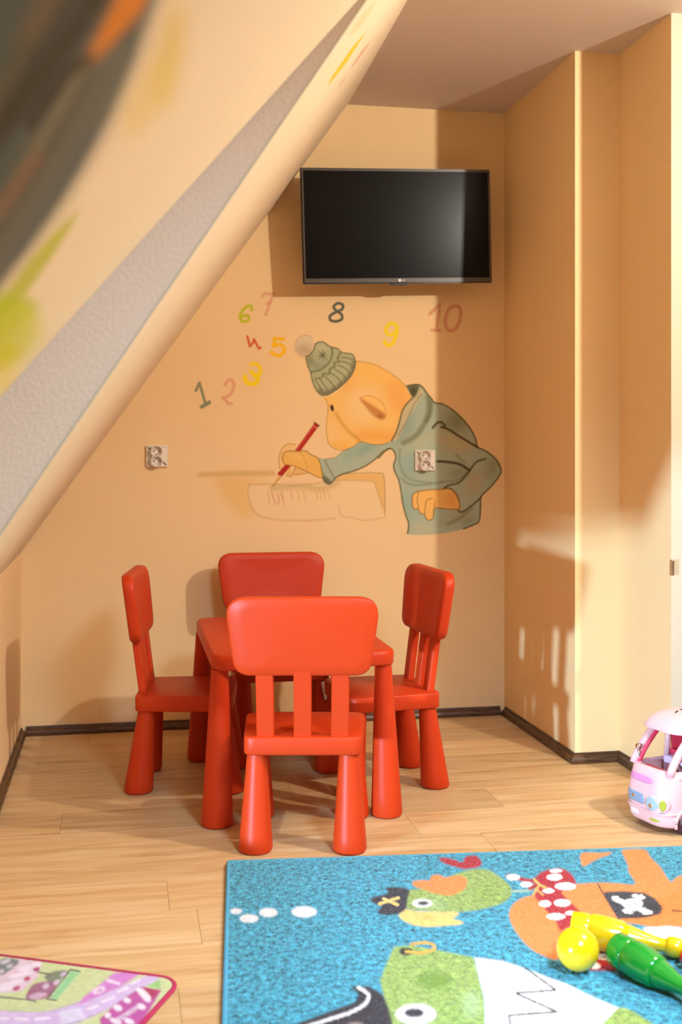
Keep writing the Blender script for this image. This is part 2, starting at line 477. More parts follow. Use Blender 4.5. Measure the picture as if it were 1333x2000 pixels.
bead = tube([tuple(B3[0]+(B3[1]-B3[0])*t) for t in np.linspace(0, 1.4, 12)], 0.0022, 8)
o = obj('corner_bead', bead, M_jamb, rv, True)
o['label'] = 'thin pale plaster bead on the ridge'
# outer slope mural
cm = Canvas(-400, -700, 800, 1300, .5)
cm.cur = 1
dark = [(-400, -700), (420, -700), (365, -160), (305, 0), (238, 185), (150, 350), (66, 475), (0, 560), (-100, 690), (-400, 1100)]
cm.fill(dark, (74, 78, 66), 20)
cm.clip_to([(x-14, y) for x, y in dark])
for q, wd_, c, a in (([(-60, 330), (120, 90), (260, -120)], 46, (52, 42, 20), .9), ([(0, 210), (60, 90), (170, -80)], 40, (44, 32, 12), .8),
                     ([(0, 420), (140, 170), (240, 20)], 30, (118, 104, 74), .8), ([(-60, 560), (60, 370), (190, 150)], 26, (66, 48, 24), .8),
                     ([(0, 500), (110, 330), (230, 110)], 60, (104, 98, 80), .7), ([(0, 400), (40, 350), (70, 310)], 24, (120, 84, 56), .8),
                     ([(0, 560), (80, 430), (180, 270)], 34, (84, 84, 76), .7), ([(60, 60), (110, -20)], 40, (120, 84, 50), .6),
                     ([(-40, 250), (30, 130), (100, 0)], 26, (96, 88, 62), .7)):
    cm.stroke(q, wd_, c, 22, a)
cm.fill([(170, 112), (215, 20), (260, -80), (330, -90), (290, 0), (240, 60), (190, 108)], (208, 118, 6), 14, 1)
cm.stroke([(170, 118), (130, 140), (60, 240)], 26, (46, 32, 10), 16, .8)
cm.clip_to()
cm.ell(330, 110, 26, 110, (212, 180, 84), 10, 22, .75)
cm.ell(285, 190, 30, 90, (220, 186, 100), 25, 22, .6)
cm.stroke([(150, 415), (90, 490), (30, 570), (-60, 680)], 34, (176, 170, 20), 16, .85, taper=True)
cm.fill([(-60, 560), (0, 575), (50, 580), (70, 600), (30, 650), (0, 680), (-80, 760)], (170, 178, 0), 16, 1)
cm.ell(30, 650, 46, 60, (196, 188, 60), 30, 20, .8)
cm.ell(0, 700, 44, 24, (196, 184, 20), -30, 14, .9)
cm.ell(0, 740, 40, 30, (222, 196, 80), -30, 20, .6)
def outer(u, v):
    a = A3[0]+(A3[1]-A3[0])*v
    return np.array([a[0], YR+(YF-YR)*u, a[2]])
us = np.concatenate([np.linspace(0, .6, 260), np.linspace(.61, 1, 8)])
ou = painted_surface('x', outer, us, np.linspace(0, 1.4, 340), cm, M_slope, SLOPE, (226, 200, 160))
ou.name = 'ceiling_slope_outer'
struct(ou, 'near slope with a dark green and orange painted mural, out of focus', 'ceiling')

wf = bmesh.new()
for a_ in ((1.35, 1.385, .14, .86), (1.385, 1.93, .14, .155), (1.93, 2.42, .14, .155)):
    add_box(wf, XL-.05, XL-.005, *a_)
wfo = obj('window_1', wf, mat('white_frame', (.75, .75, .75), rough=.4)); struct(wfo, 'low white window frame in the knee wall beside the viewer', 'window')
# floor
fl = flat_mesh('floor', [[(-1.2, YF, -.012), (XF, YF, -.012), (XF, YB, -.012), (-1.2, YB, -.012)]], M_floor)
struct(fl, 'light oak laminate floor', 'floor')
PW = 0.195; k0 = 2.852
rows = int((YB-k0)/PW)+1
for r in range(-20, rows+1):
    y0 = k0+r*PW; y1 = min(y0+PW, YB)
    if y1 < YF: continue
    near = 0.6 < y1
    x = -.42-random.random()*1.2
    if r == -1: x = 0.106-1.28*2
    if y1 < -1: continue
    while x < 3.0:
        xe = x+1.28
        xa, xb = max(x, -.40), min(xe, 3.0)
        if xb-xa > .02 and y1-y0 > .01:
            pl = obj('plank', box(xa+.0003, xb-.0003, max(y0, YF)+.0003, y1-.0003, -.011, 0, .0005, 1), M_floor, fl)
        x = xe

# baseboards
prof = [(0, 0), (-.018, 0), (-.018, .012), (-.014, .020), (-.007, .026), (-.005, .034), (0, .034)]
def skirting(name, path, label):
    o = obj(name, sweep(path, [(a, h) for a, h in prof]), M_trim); return struct(o, label, 'baseboard')
skirting('baseboard_back', [(XL+.019, YB-.0005), (XR-.019, YB-.0005)], 'dark brown skirting under the end wall')
skirting('baseboard_right', [(XR-.0005, YB-.019), (XR-.0005, YP-.0005), (XN-.0005, YP-.0005), (XN-.0005, YN-.0005), (XF, YN-.0005)], 'dark brown skirting round the right hand pier')
skirting('baseboard_left', [(XL+.0005, YF), (XL+.0005, YB-.019)], 'dark brown skirting along the knee wall')

# ------------------------------------------------------------------ wall mural
mu = Canvas(350, 540, 1000, 1060, 2)
OL = (96, 84, 44)
# desk and paper
names = {}
def layer(i, name, label): mu.cur = i; names[i] = (name, label)
layer(1, 'painted_desk', 'faint ochre desk with a blank paper, painted')
mu.frame(400, 900, 3.3325)
mu.fill([(60, 100), (280, 90), (450, 90), (300, 160), (290, 240), (330, 340), (300, 380), (200, 340), (120, 240)], (230, 180, 104), 16, .75)
mu.stroke([(-30, 90), (100, 84), (280, 80), (440, 80)], 9, (206, 158, 88), 8, .7)
mu.fill([(850, 90), (1150, 78), (1168, 100), (1172, 330), (1150, 320), (1100, 135), (860, 120)], (228, 172, 96), 4, .8, smooth=False)
mu.stroke([(850, 92), (1000, 80), (1140, 80), (1165, 98), (1172, 200), (1172, 350)], 2.5, (186, 142, 78), 2.5, .8)
mu.fill([(290, 155), (600, 165), (850, 128), (1098, 135), (1130, 220), (1165, 370), (1040, 382), (900, 365), (830, 372), (560, 388), (400, 370), (330, 340), (282, 230)], (234, 196, 146), 3, .9, smooth=False)
mu.stroke([(290, 155), (420, 150), (600, 160), (760, 140), (860, 125), (1000, 128), (1098, 134), (1120, 190), (1165, 300)], 2.5, (196, 154, 96), 3, .7)
mu.stroke([(290, 155), (282, 230), (330, 340), (420, 374), (560, 388), (750, 384), (850, 372)], 2.8, (204, 158, 100), 4, .7)
mu.stroke([(870, 290), (890, 355), (960, 370), (1050, 386), (1185, 366)], 2.2, (204, 160, 100), 3, .7)
mu.stroke([(440, 180), (600, 165), (760, 180), (860, 140)], 12, (190, 150, 90), 10, .45)
for x, y, l in ((408, 205, 70), (440, 210, 70), (470, 215, 60), (500, 200, 70), (555, 190, 60), (600, 195, 50), (640, 200, 60), (720, 195, 50), (745, 190, 55), (770, 185, 60), (800, 195, 45)):
    mu.stroke([(x, y), (x+10, y+l*.5), (x+14, y+l)], 2, (206, 140, 112) if x < 560 else (200, 168, 100), 2.5, .7)
mu.stroke([(430, 205), (470, 285), (495, 215), (520, 290)], 1.6, (204, 128, 110), 2, .6)
# head
layer(2, 'painted_head', 'round yellow-orange head with a small dark eye, painted')
mu.frame(620, 690, 5.554)
head = [(415, 88), (500, 92), (620, 120), (740, 180), (860, 262), (960, 355), (1003, 420), (1020, 490), (962, 575), (922, 650), (892, 740), (858, 850), (805, 935), (745, 978), (680, 992), (600, 990), (520, 975), (470, 958), (430, 998), (350, 1030), (270, 1052), (200, 1037), (130, 990), (107, 920), (97, 840), (100, 740), (110, 660), (118, 600), (110, 540), (78, 480), (200, 430), (360, 260)]
mu.fill(head, (241, 186, 104), 1, 1)
mu.clip_to(head)
mu.ell(880, 480, 110, 230, (238, 162, 82), -25, 12, .75)
mu.ell(640, 900, 260, 70, (236, 158, 70), 4, 10, .8)
mu.ell(620, 230, 200, 90, (243, 184, 92), 20, 12, .7)
mu.ell(500, 560, 200, 190, (240, 196, 136), 20, 18, .85)
mu.ell(170, 850, 60, 130, (240, 194, 128), 0, 9, .8)
mu.ell(250, 1000, 110, 40, (238, 172, 78), 0, 7, .8)
mu.ell(330, 330, 60, 100, (236, 166, 76), 30, 10, .5)
mu.stroke([(200, 650), (245, 725), (330, 835), (430, 920), (468, 958)], 6, (206, 138, 50), 5, .65)
mu.fill([(470, 480), (560, 460), (650, 490), (720, 560), (745, 640), (735, 700), (690, 712), (620, 640), (540, 560)], (242, 188, 104), 2, .9)
mu.stroke([(470, 480), (560, 458), (650, 490), (720, 560), (743, 640), (735, 695)], 2.2, (216, 150, 70), 2, .8)
mu.fill([(455, 488), (520, 512), (620, 575), (690, 620), (740, 665), (730, 702), (685, 716), (620, 684), (545, 608)], (196, 122, 54), 3, .9)
mu.ell(690, 685, 40, 22, (148, 84, 36), 30, 4, .7)
mu.clip_to()
for pts in (head[:16], head[16:30]):
    mu.stroke(pts, 1.8, (190, 134, 60), 1.6, .8)
mu.ell(160, 592, 18, 38, (62, 24, 14), -14, .8)
# body
layer(3, 'painted_jumper', 'grey-green hooded jumper of the painted figure')
mu.frame(740, 740, 5.127)
def z3(p): return [(x-1179, y+308) for x, y in p]
arm_low = z3([(1290, 388), (1220, 422), (1150, 490), (1050, 560), (940, 610), (830, 640), (760, 672), (705, 730), (672, 742), (628, 705), (608, 620), (582, 545), (572, 490)])
arm_top = z3([(650, 492), (740, 480), (830, 412), (920, 372), (1000, 322), (1100, 346), (1200, 350), (1270, 330)])
right = [(280, 72), (330, 60), (400, 58), (440, 85), (480, 140), (530, 200), (560, 237), (640, 252), (740, 310), (840, 400), (920, 500), (970, 600), (990, 680), (1060, 715), (1140, 770), (1200, 840), (1226, 920), (1200, 980), (1140, 1060), (1060, 1140), (1022, 1190), (1020, 1300), (1005, 1420), (960, 1455), (850, 1500), (700, 1535), (550, 1555), (400, 1560), (290, 1548), (300, 1450), (270, 1360), (240, 1240), (222, 1120), (200, 1010), (162, 930), (150, 860), (170, 790), (152, 722)]
neck = [(130, 620), (170, 540), (205, 440), (232, 330), (275, 255), (335, 195), (310, 140)]
body = right+arm_low+arm_top+neck
mu.fill(body, (168, 174, 150), 1, 1)
mu.clip_to(body)
mu.ell(230, 480, 90, 200, (132, 152, 140), 25, 14, .8)
mu.ell(380, 640, 180, 60, (184, 180, 142), -25, 14, .8)
mu.ell(300, 850, 90, 160, (146, 166, 152), 0, 16, .8)
mu.ell(300, 1250, 70, 170, (148, 166, 148), -8, 14, .8)
mu.ell(450, 1500, 160, 50, (190, 178, 138), 0, 14, .8)
mu.ell(780, 430, 130, 110, (132, 132, 100), 35, 14, .9)
mu.ell(760, 640, 200, 70, (186, 162, 118), 18, 14, .8)
mu.ell(1140, 880, 60, 140, (140, 138, 108), 20, 12, .8)
mu.ell(950, 1060, 70, 150, (180, 158, 116), 30, 14, .8)
mu.ell(800, 940, 120, 60, (140, 136, 104), -10, 12, .8)
mu.ell(800, 1380, 170, 60, (170, 154, 116), -14, 12, .8)
mu.ell(900, 1430, 90, 30, (128, 124, 92), -20, 8, .6)
mu.ell(-250, 745, 160, 50, (150, 166, 146), -25, 8, .8)   # sleeve
mu.ell(-110, 690, 120, 40, (132, 156, 142), -28, 8, .7)
mu.ell(-400, 790, 60, 30, (176, 180, 152), -20, 6, .8)
# folds
mu.fill([(345, 190), (400, 110), (420, 85), (450, 130), (400, 210), (320, 350), (260, 470), (200, 590), (130, 625), (190, 500), (232, 340), (275, 258)], (204, 178, 132), 2.5, .8)
mu.fill([(282, 74), (340, 62), (402, 66), (398, 110), (345, 190), (312, 145)], (100, 94, 62), 2, .95)
mu.ell(350, 130, 30, 50, (70, 62, 36), 0, 4, .8)
mu.stroke([(430, 150), (350, 260), (280, 420), (190, 570)], 2, OL, 2, .6)
mu.stroke([(495, 180), (500, 300), (470, 420), (380, 560), (250, 640)], 11, (112, 116, 86), 7, .7)
mu.stroke([(520, 230), (520, 330), (480, 420)], 8, (96, 96, 66), 6, .6)
mu.stroke([(215, 700), (205, 800), (240, 930), (330, 1010), (520, 1040)], 4, (120, 132, 106), 5, .7)
mu.stroke([(230, 1000), (300, 1050), (420, 1062), (640, 1030), (800, 1010), (880, 940)], 4, (118, 124, 94), 4, .7)
mu.clip_to()
mu.stroke([(540, 490), (580, 445), (620, 432), (660, 460), (655, 480)], 4.5, (72, 60, 26), 2.5, .95)
mu.stroke([(625, 480), (700, 505), (800, 570), (900, 630), (990, 685)], 4.5, (72, 58, 26), 2.2, .95)
mu.stroke([(590, 825), (680, 830), (800, 850), (880, 895), (910, 915)], 5, (70, 54, 24), 2.5, .95)
mu.stroke([(1070, 800), (980, 830), (930, 890), (870, 970), (800, 1040), (700, 1065), (655, 1095)], 3.5, (78, 64, 30), 2, .9)
mu.stroke([(655, 1095), (720, 1100), (780, 1160), (806, 1230), (800, 1320), (850, 1325), (940, 1260), (1022, 1190)], 3.5, (78, 62, 30), 2, .9)
mu.stroke([(700, 1450), (800, 1400), (880, 1340), (930, 1290)], 6, (110, 104, 74), 6, .6)
mu.stroke([(780, 760), (810, 800), (850, 830)], 6, (120, 112, 78), 6, .5)
mu.stroke(right[:25], 3, (72, 60, 28), 1.6, .9)
mu.stroke(right[28:]+[(110, 695), (60, 725), (0, 790)], 3, (84, 74, 40), 1.8, .85)
mu.stroke(arm_low, 3, (88, 76, 38), 1.8, .85)
mu.stroke(arm_top, 2, (128, 110, 60), 1.8, .6)
mu.stroke(neck[:6], 3, (96, 72, 34), 1.8, .85)
mu.stroke(z3([(640, 500), (665, 560), (700, 620), (735, 690)]), 3, (104, 104, 72), 3, .7)
mu.fill(z3([(610, 620), (640, 660), (690, 700), (705, 730), (672, 742), (628, 705)]), (86, 76, 44), 3, .85)
# hands
layer(4, 'painted_hand', 'yellow-orange hands of the painted figure')
mu.fill(z3([(345, 345), (270, 345), (215, 380), (187, 450), (177, 540), (195, 600), (245, 650), (300, 560), (340, 415)]), (236, 184, 110), 2, .7)
mu.stroke(z3([(345, 348), (270, 343), (215, 380), (187, 450), (177, 540), (190, 590)]), 1.8, (176, 132, 62), 1.5, .9)
mu.fill(z3([(255, 655), (290, 672), (318, 650), (345, 570), (470, 620), (465, 640), (335, 650), (290, 560)]), (226, 168, 96), 1.5, .8)
mu.stroke(z3([(250, 655), (290, 672), (318, 645), (342, 572)]), 1.6, (166, 118, 54), 1.5, .9)
mu.stroke(z3([(335, 650), (400, 645), (480, 632)]), 1.6, (166, 118, 54), 1.5, .8)
lh = z3([(215, 500), (228, 432), (290, 412), (350, 417), (440, 410), (505, 452), (575, 492), (610, 620), (605, 682), (500, 640), (400, 590), (320, 562), (240, 547)])
mu.fill(lh, (232, 174, 88), 1.2, 1)
mu.ell(-800, 780, 90, 28, (238, 190, 110), 5, 6, .7)
mu.stroke(lh+[lh[0]], 2, (150, 106, 44), 1.6, .85)
mu.stroke(z3([(395, 420), (440, 500), (470, 590)]), 2.5, (200, 142, 66), 3, .6)
rh = [(335, 1200), (348, 1150), (400, 1125), (500, 1110), (640, 1103), (705, 1097), (762, 1140), (800, 1210), (806, 1298), (700, 1303), (562, 1298), (548, 1380), (512, 1415), (475, 1400), (457, 1352), (420, 1350), (395, 1306), (352, 1300), (335, 1250)]
mu.fill(rh, (238, 178, 98), 1.2, 1)
mu.ell(730, 1210, 60, 70, (226, 150, 74), 0, 8, .6)
mu.stroke(rh+[rh[0]], 2.2, (140, 94, 38), 1.6, .85)
for q in ([(400, 1140), (385, 1200), (400, 1300)], [(540, 1195), (480, 1215), (465, 1290), (458, 1350)], [(558, 1230), (560, 1300)]):
    mu.stroke(q, 2, (160, 108, 46), 1.6, .8)
# pencil
layer(5, 'painted_pencil', 'red pencil held by the painted figure')
mu.frame(510, 800, 5.127)
mu.fill([(540, 128), (580, 162), (392, 418), (338, 410)], (176, 36, 24), 1, 1, smooth=False)
mu.stroke([(535, 160), (355, 405)], 2.4, (206, 70, 50), 1.5, .8)
mu.stroke([(535, 130), (578, 160)], 3.4, (120, 32, 20), 1, .9)
mu.stroke([(528, 165), (565, 185)], 1.2, (220, 180, 120), 1, .8)
mu.fill([(245, 548), (300, 560), (205, 675), (190, 655), (180, 668), (162, 640)], (170, 32, 20), 1, 1, smooth=False)
mu.fill([(168, 652), (200, 678), (125, 760), (105, 775)], (228, 176, 104), 1, 1, smooth=False)
mu.stroke([(198, 672), (120, 765)], 1.5, (150, 90, 40), 1, .8)
mu.fill([(128, 748), (132, 758), (100, 782)], (90, 50, 30), .8, 1, smooth=False)
# hat
layer(6, 'painted_hat', 'grey-green knitted bobble hat, painted')
mu.frame(560, 640, 6.059)
mu.ell(220, 210, 112, 120, (220, 192, 158), 0, 2, .9)
mu.stroke([(330, 300), (260, 330), (180, 325), (120, 270), (108, 200), (140, 120), (220, 90), (300, 110)], 2, (170, 140, 110), 2, .6)
mu.ell(210, 250, 90, 80, (176, 146, 120), 0, 9, .8)
mu.ell(215, 170, 70, 60, (218, 194, 152), 0, 8, .6)
hat = [(340, 190), (400, 165), (450, 178), (500, 215), (550, 235), (600, 246), (650, 290), (700, 300), (770, 312), (800, 350), (815, 410), (800, 490), (760, 570), (700, 640), (620, 710), (530, 770), (470, 797), (410, 795), (360, 750), (320, 670), (296, 590), (285, 530), (258, 470), (240, 410), (232, 342), (270, 320), (320, 262)]
mu.fill(hat, (172, 170, 132), 1, 1)
mu.clip_to(hat)
mu.ell(420, 240, 80, 50, (196, 184, 144), 0, 8, .7)
mu.ell(370, 440, 90, 60, (136, 144, 118), -20, 10, .8)
mu.ell(390, 370, 60, 40, (188, 172, 140), 0, 8, .6)
mu.ell(275, 380, 35, 70, (118, 116, 80), 0, 6, .7)
mu.stroke([(800, 420), (780, 520), (700, 620), (600, 710), (480, 770), (400, 750)], 12, (120, 108, 82), 7, .85)
mu.stroke([(535, 240), (540, 310), (510, 400), (440, 470), (370, 508), (290, 520)], 3.4, (104, 110, 76), 2.4, .85)
for q in ([(425, 235), (432, 395)], [(350, 332), (495, 325)], [(365, 262), (490, 390)], [(480, 270), (375, 375)]):
    mu.stroke(q, 2.6, (98, 104, 64), 2, .85, taper=True)
mu.stroke([(630, 300), (602, 365), (622, 400), (560, 415), (572, 460), (510, 488), (500, 548), (430, 545), (418, 590), (340, 604)], 4, (118, 116, 80), 2.6, .85, smooth=False)
for q in ([(655, 350), (720, 355), (785, 372)], [(640, 400), (700, 405), (768, 440)], [(610, 440), (680, 470), (745, 520)], [(570, 490), (640, 530), (705, 590)],
          [(520, 530), (590, 580), (655, 645)], [(450, 570), (520, 640), (580, 710)], [(390, 600), (450, 680), (500, 745)], [(345, 620), (390, 690), (430, 760)]):
    mu.stroke(q, 3, (116, 112, 78), 2.2, .8)
    mu.stroke([(x+12, y-14) for x, y in q], 2, (200, 190, 148), 3, .5)
mu.clip_to()
mu.stroke(hat+[hat[0]], 2.6, (96, 90, 58), 1.8, .85)
# numbers
D = 7
def digit(label, strokes, wd_, col, soft, alpha):
    global D
    layer(D, 'painted_number', label); D += 1
    for q, k, sm in strokes:
        mu.stroke(q, wd_*k*1.3, col, soft, alpha, smooth=sm)
mu.frame(370, 560, 6.664)
digit('painted green-grey number 1', [([(85, 1350), (130, 1250), (205, 1510)], 1, False), ([(160, 1562), (258, 1505)], 1.4, False)], 4.2, (118, 128, 96), 2.2, .9)
digit('painted pink number 2', [([(465, 1275), (500, 1220), (548, 1216), (582, 1280), (550, 1372), (490, 1430), (432, 1442), (470, 1470), (505, 1518), (548, 1520)], 1, True)], 4.6, (222, 150, 116), 2.6, .85)
digit('painted yellow number 3', [([(800, 1010), (860, 1000), (922, 1060), (912, 1140), (850, 1142), (795, 1102)], 1, True), ([(850, 1150), (892, 1195), (862, 1250), (790, 1262), (732, 1225), (722, 1165)], 1.3, True)], 5.6, (252, 204, 0), 2.4, .95)
digit('painted red number 4', [([(755, 645), (787, 775), (850, 700), (905, 805), (928, 788)], 1, False), ([(835, 682), (850, 700)], 1, False)], 3.4, (206, 72, 24), 2.4, .95)
digit('painted orange number 5', [([(1225, 680), (1105, 672), (1100, 770)], 1, False), ([(1100, 768), (1180, 750), (1237, 800), (1212, 870), (1140, 895), (1065, 850)], 1, True)], 5.6, (250, 180, 0), 2.2, .95)
digit('painted olive-green number 6', [([(812, 300), (802, 252), (750, 255), (690, 312), (660, 390), (690, 445), (750, 445), (776, 400), (740, 368), (672, 392)], 1, True)], 4.6, (188, 184, 8), 2.4, .95)
digit('painted pale pink number 7', [([(952, 125), (980, 85), (1030, 92), (1095, 90)], 1, True), ([(1095, 90), (1050, 200), (995, 362)], 1, False), ([(1000, 225), (1062, 195)], .8, False)], 4.4, (216, 150, 116), 2.6, .8)
mu.frame(620, 570, 4.3)
digit('painted dark slate number 8', [([(160, 160), (137, 125), (170, 96), (213, 108), (208, 145), (160, 167), (108, 200), (113, 238), (160, 246), (205, 228), (203, 190), (160, 160)], 1, True)], 4.2, (74, 82, 72), 2, .95)
digit('painted yellow number 9', [([(668, 290), (630, 260), (585, 290), (580, 340), (620, 362), (660, 330), (670, 290), (665, 360), (630, 432), (590, 450), (565, 415)], 1, True)], 5.4, (252, 208, 0), 2.2, .95)
digit('painted dusky pink number 10', [([(945, 185), (1030, 102), (1000, 322)], 1, False), ([(962, 322), (1030, 324)], 1, False),
      ([(1165, 118), (1120, 130), (1085, 190), (1078, 270), (1105, 322), (1150, 315), (1190, 260), (1205, 180), (1190, 125), (1160, 118)], 1.1, True)], 4.6, (212, 136, 104), 2.6, .85)
# lay the paint on the wall
def wallpt(px, py): return on_plane(px, py, (0, YB, 0), (0, 1, 0))
x0, x1 = wallpt(350, 800)[0], min(wallpt(1000, 800)[0], XR-.004)
z0, z1 = wallpt(350, 1060)[2], wallpt(350, 540)[2]
xs = np.arange(x0, x1, .0018); zs = np.arange(z0, z1, .0018)
XX, ZZ = np.meshgrid(xs, zs); G = np.stack([XX, np.full_like(XX, YB-.0006), ZZ], -1)
px, py, _ = project(G)
rgb, al, ids = mu.sample(px, py)
rgb = np.clip(rgb/lin((236, 196, 146))*WALL, 0, .92)
RG = np.concatenate([rgb, al[..., None]], -1)
vis = al > .012
cell = vis[:-1, :-1] | vis[1:, 1:] | vis[:-1, 1:] | vis[1:, :-1]
idc = ids.copy()
idc = np.maximum.reduce([ids[:-1, :-1], ids[1:, 1:], ids[:-1, 1:], ids[1:, :-1]])
for i, (nm, lb) in names.items():
    mk = cell & (idc == i)
    if mk.any():
        o = link(nm, grid_mesh(nm, G, RG, mk), M_mural, wb); o['label'] = lb

# ------------------------------------------------------------------ television
tvx, tvy, tvz = 4.235*tan_(777), 4.235, 0
tvz = HC+(HY-442)/FPX*project((tvx, tvy, 1))[2]
tv = thing('television', 'black flat television fixed high on the peach end wall', 'television', (float(tvx), tvy, float(tvz)))
tv.rotation_euler = (math.radians(2.5), math.radians(-2.0), math.radians(0))
M_screen = mat('dark_screen', (0.006, 0.005, 0.005), rough=.25, spec=.10)
M_bezel = mat('bezel_grey', (0.060, 0.045, 0.034), rough=.35, spec=.5)
W2, H2 = .368, .2155
out = rounded_poly([(-W2, -H2), (W2, -H2), (W2, H2), (-W2, H2)], .006, 3)
R_ = Matrix.Rotation(math.pi/2, 4, 'X')          # z -> -y
obj('housing', xform(ring_prism(out, [(-.040, inset(out, .05)), (-.030, inset(out, .02)), (-.006, out), (.002, out)]), R_), M_dark, tv)
fr = bmesh.new()
def frame_bm(o, i, z0, z1):
    b = bmesh.new()
    R = [[b.verts.new((x, y, z)) for x, y in p] for p, z in ((o, z0), (o, z1), (i, z1), (i, z0))]
    n = len(o)
    for k in range(4):
        A, B = R[k], R[(k+1) % 4]
        for j in range(n): b.faces.new((A[j], A[(j+1) % n], B[(j+1) % n], B[j]))
    return b
inn = rounded_poly([(-W2+.010, -H2+.020), (W2-.010, -H2+.020), (W2-.010, H2-.011), (-W2+.010, H2-.011)], .002, 3)
out2 = inset(out, .004)
obj('bezel', xform(frame_bm(out2, inn, .0022, .0075), R_), M_bezel, tv)
obj('screen', xform(ring_prism(inn, [(.0022, inset(inn, -.001)), (.004, inset(inn, -.001))]), R_), M_screen, tv)
o = obj('sensor', xform(slab([(-.03, -H2-.006), (.03, -H2-.006), (.045, -H2+.004), (-.045, -H2+.004)], .004, -.012, .002, .002), R_), M_dark, tv)
o['label'] = 'small bump under the lower bezel'
fc = bpy.data.curves.new('t', 'FONT'); fc.body = 'LG'; fc.size = .0115; fc.extrude = .0002
fo = bpy.data.objects.new('t', fc); C.objects.link(fo); bpy.context.view_layer.update()
fm = bpy.data.meshes.new_from_object(fo.evaluated_get(bpy.context.evaluated_depsgraph_get())); bpy.data.objects.remove(fo)
M_logo = mat('silver_logo', (0.75, 0.72, 0.68), rough=.3)
bmL = bmesh.new(); bmL.from_mesh(fm); xform(bmL, Matrix.Translation((.0075, -.0038, 0)))
bmL = merge(bmL, xform(lathe([(.0055, 0), (.0055, .0003)], 20), Matrix.Identity(4)))
xform(bmL, R_ @ Matrix.Translation((.002, -H2+.0115, .0078)))
obj('logo', bmL, M_logo, tv)
mb = merge(box(-.11, .11, .036, .046, -.11, .11, .003), box(-.03, .03, .046, .125, -.03, .03, .003), box(-.06, .06, .125, .150, -.10, .10, .003))
o = obj('wall_bracket', mb, M_dark, tv)

# ------------------------------------------------------------------ sockets
def socket(px, py, label):
    p = wallpt(px, py)
    t = thing('wall_socket', label, 'socket', (p[0], YB-.0012, p[2]), 0, 'double wall sockets')
    s = .0405
    pl = rounded_poly([(-s, -s), (s, -s), (s, s), (-s, s)], .004, 3)
    obj('cover_plate', xform(ring_prism(pl, [(0, pl), (.007, pl), (.009, inset(pl, .003)), (.008, inset(pl, .006)), (.008, inset(pl, .007))]), R_), M_white, t)
    # figure-eight raised body
    r, c = .0235, .0185; pts = []
    a0 = math.acos(min(1, .016/r))
    for k in range(15):
        a = -a0*.0+math.radians(-150+k*300/14)+0
    eight = []
    for k in range(48):
        a = 2*math.pi*k/48; dx, dy = math.cos(a), math.sin(a)
        # radial distance of union of two circles on the y axis, with a filled waist
        best = 0
        for sy in (-c, c):
            bq = dy*sy; disc = bq*bq-(c*c-r*r)
            if disc > 0: best = max(best, bq+math.sqrt(disc))
        best = max(best, .0165)
        eight.append((dx*best-.002, dy*best))
    bd = ring_prism(eight, [(.007, eight), (.024, eight), (.026, inset(eight, .0015)), (.0255, inset(eight, .003))])
    body = obj('socket_body', xform(bd, R_), M_white, t)
    for sy in (-c, c):
        cup = lathe([(.0205, .0262), (.0195, .0275), (.0185, .0262), (.0180, .0258)], 28)
        obj('outlet_ring', xform(xform(cup, Matrix.Translation((-.002, sy, 0))), R_), M_white, t, True)
        for sx in (-.0095, .0095):
            h = lathe([(.0026, .0255), (.0026, .0266)], 12)
            obj('pin_hole', xform(xform(h, Matrix.Translation((sx-.002, sy, 0))), R_), M_hole, t)
        h = lathe([(.0022, .0262), (.002, .032), (.001, .033)], 10)
        obj('earth_pin', xform(xform(h, Matrix.Translation((-.002, sy+(-.0105 if sy > 0 else .0105), 0))), R_), M_metal, t)
    return t
socket(307, 891, 'white double socket on the bare wall left of the painted numbers')
socket(830, 899, 'white double socket on the painted grey-green jumper')

# ------------------------------------------------------------------ table and chairs
def leg_bm(r0, r1, h, top, base, seg=28):
    """tapered leg from base (x,y) at the floor to top (x,y)"""
    prof_ = [(r1*.80, 0), (r1*.93, .003), (r1, .010)]
    for k in range(1, 9):
        u = k/8; prof_.append((r1+(r0-r1)*(u**.95), .010+(h-.010)*u))
    b = lathe(prof_, seg)
    for v in b.verts:
        u = v.co.z/h; v.co.x += base[0]+(top[0]-base[0])*u; v.co.y += base[1]+(top[1]-base[1])*u
    return b
def smooth_by_angle(o, ang=35):
    me = o.data
    for p in me.polygons: p.use_smooth = True
    b = bmesh.new(); b.from_mesh(me); lim = math.radians(ang)
    for e in b.edges:
        e.smooth = not (len(e.link_faces) == 2 and e.calc_face_angle(0) > lim)
    b.to_mesh(me); b.free()
    return o
tb = thing('childrens_table', 'red-orange plastic children\'s table with cone legs between four small chairs', 'table', (.506, 3.59, 0))
tx, ty = .275, .385
# outline with gently bowed sides
def bowed(x, y, r, bow, seg=6):
    pts = rounded_poly([(-x, -y), (x, -y), (x, y), (-x, y)], r, seg); out = []
    for a, b in pts:
        out.append((a*(1-bow*(1-(1-(abs(b)/y)**2))*1.0) , b*(1-bow*.5*((abs(a)/x)**2))))
    return out
to = [(a+.005, b_) for a, b_ in bowed(.271, ty, .055, .03, 8)]
def tt(lv): return ring_prism(to, lv)
smooth_by_angle(obj('tabletop', tt([(.436, inset(to, .006)), (.438, inset(to, .002)), (.442, inset(to, .001)), (.466, to), (.474, inset(to, .002)), (.4785, inset(to, .006)), (.48, inset(to, .012))]), M_red, tb), 50)
for sx in (-1, 1):
    for sy in (-1, 1):
        smooth_by_angle(obj('leg', leg_bm(.0245, .0455, .436, (sx*.236, sy*.342), (sx*.245, sy*.352)), M_red, tb))
o = obj('underframe', box(-.20, .20, -.31, .31, .420, .437, .003), M_red, tb)
o = None

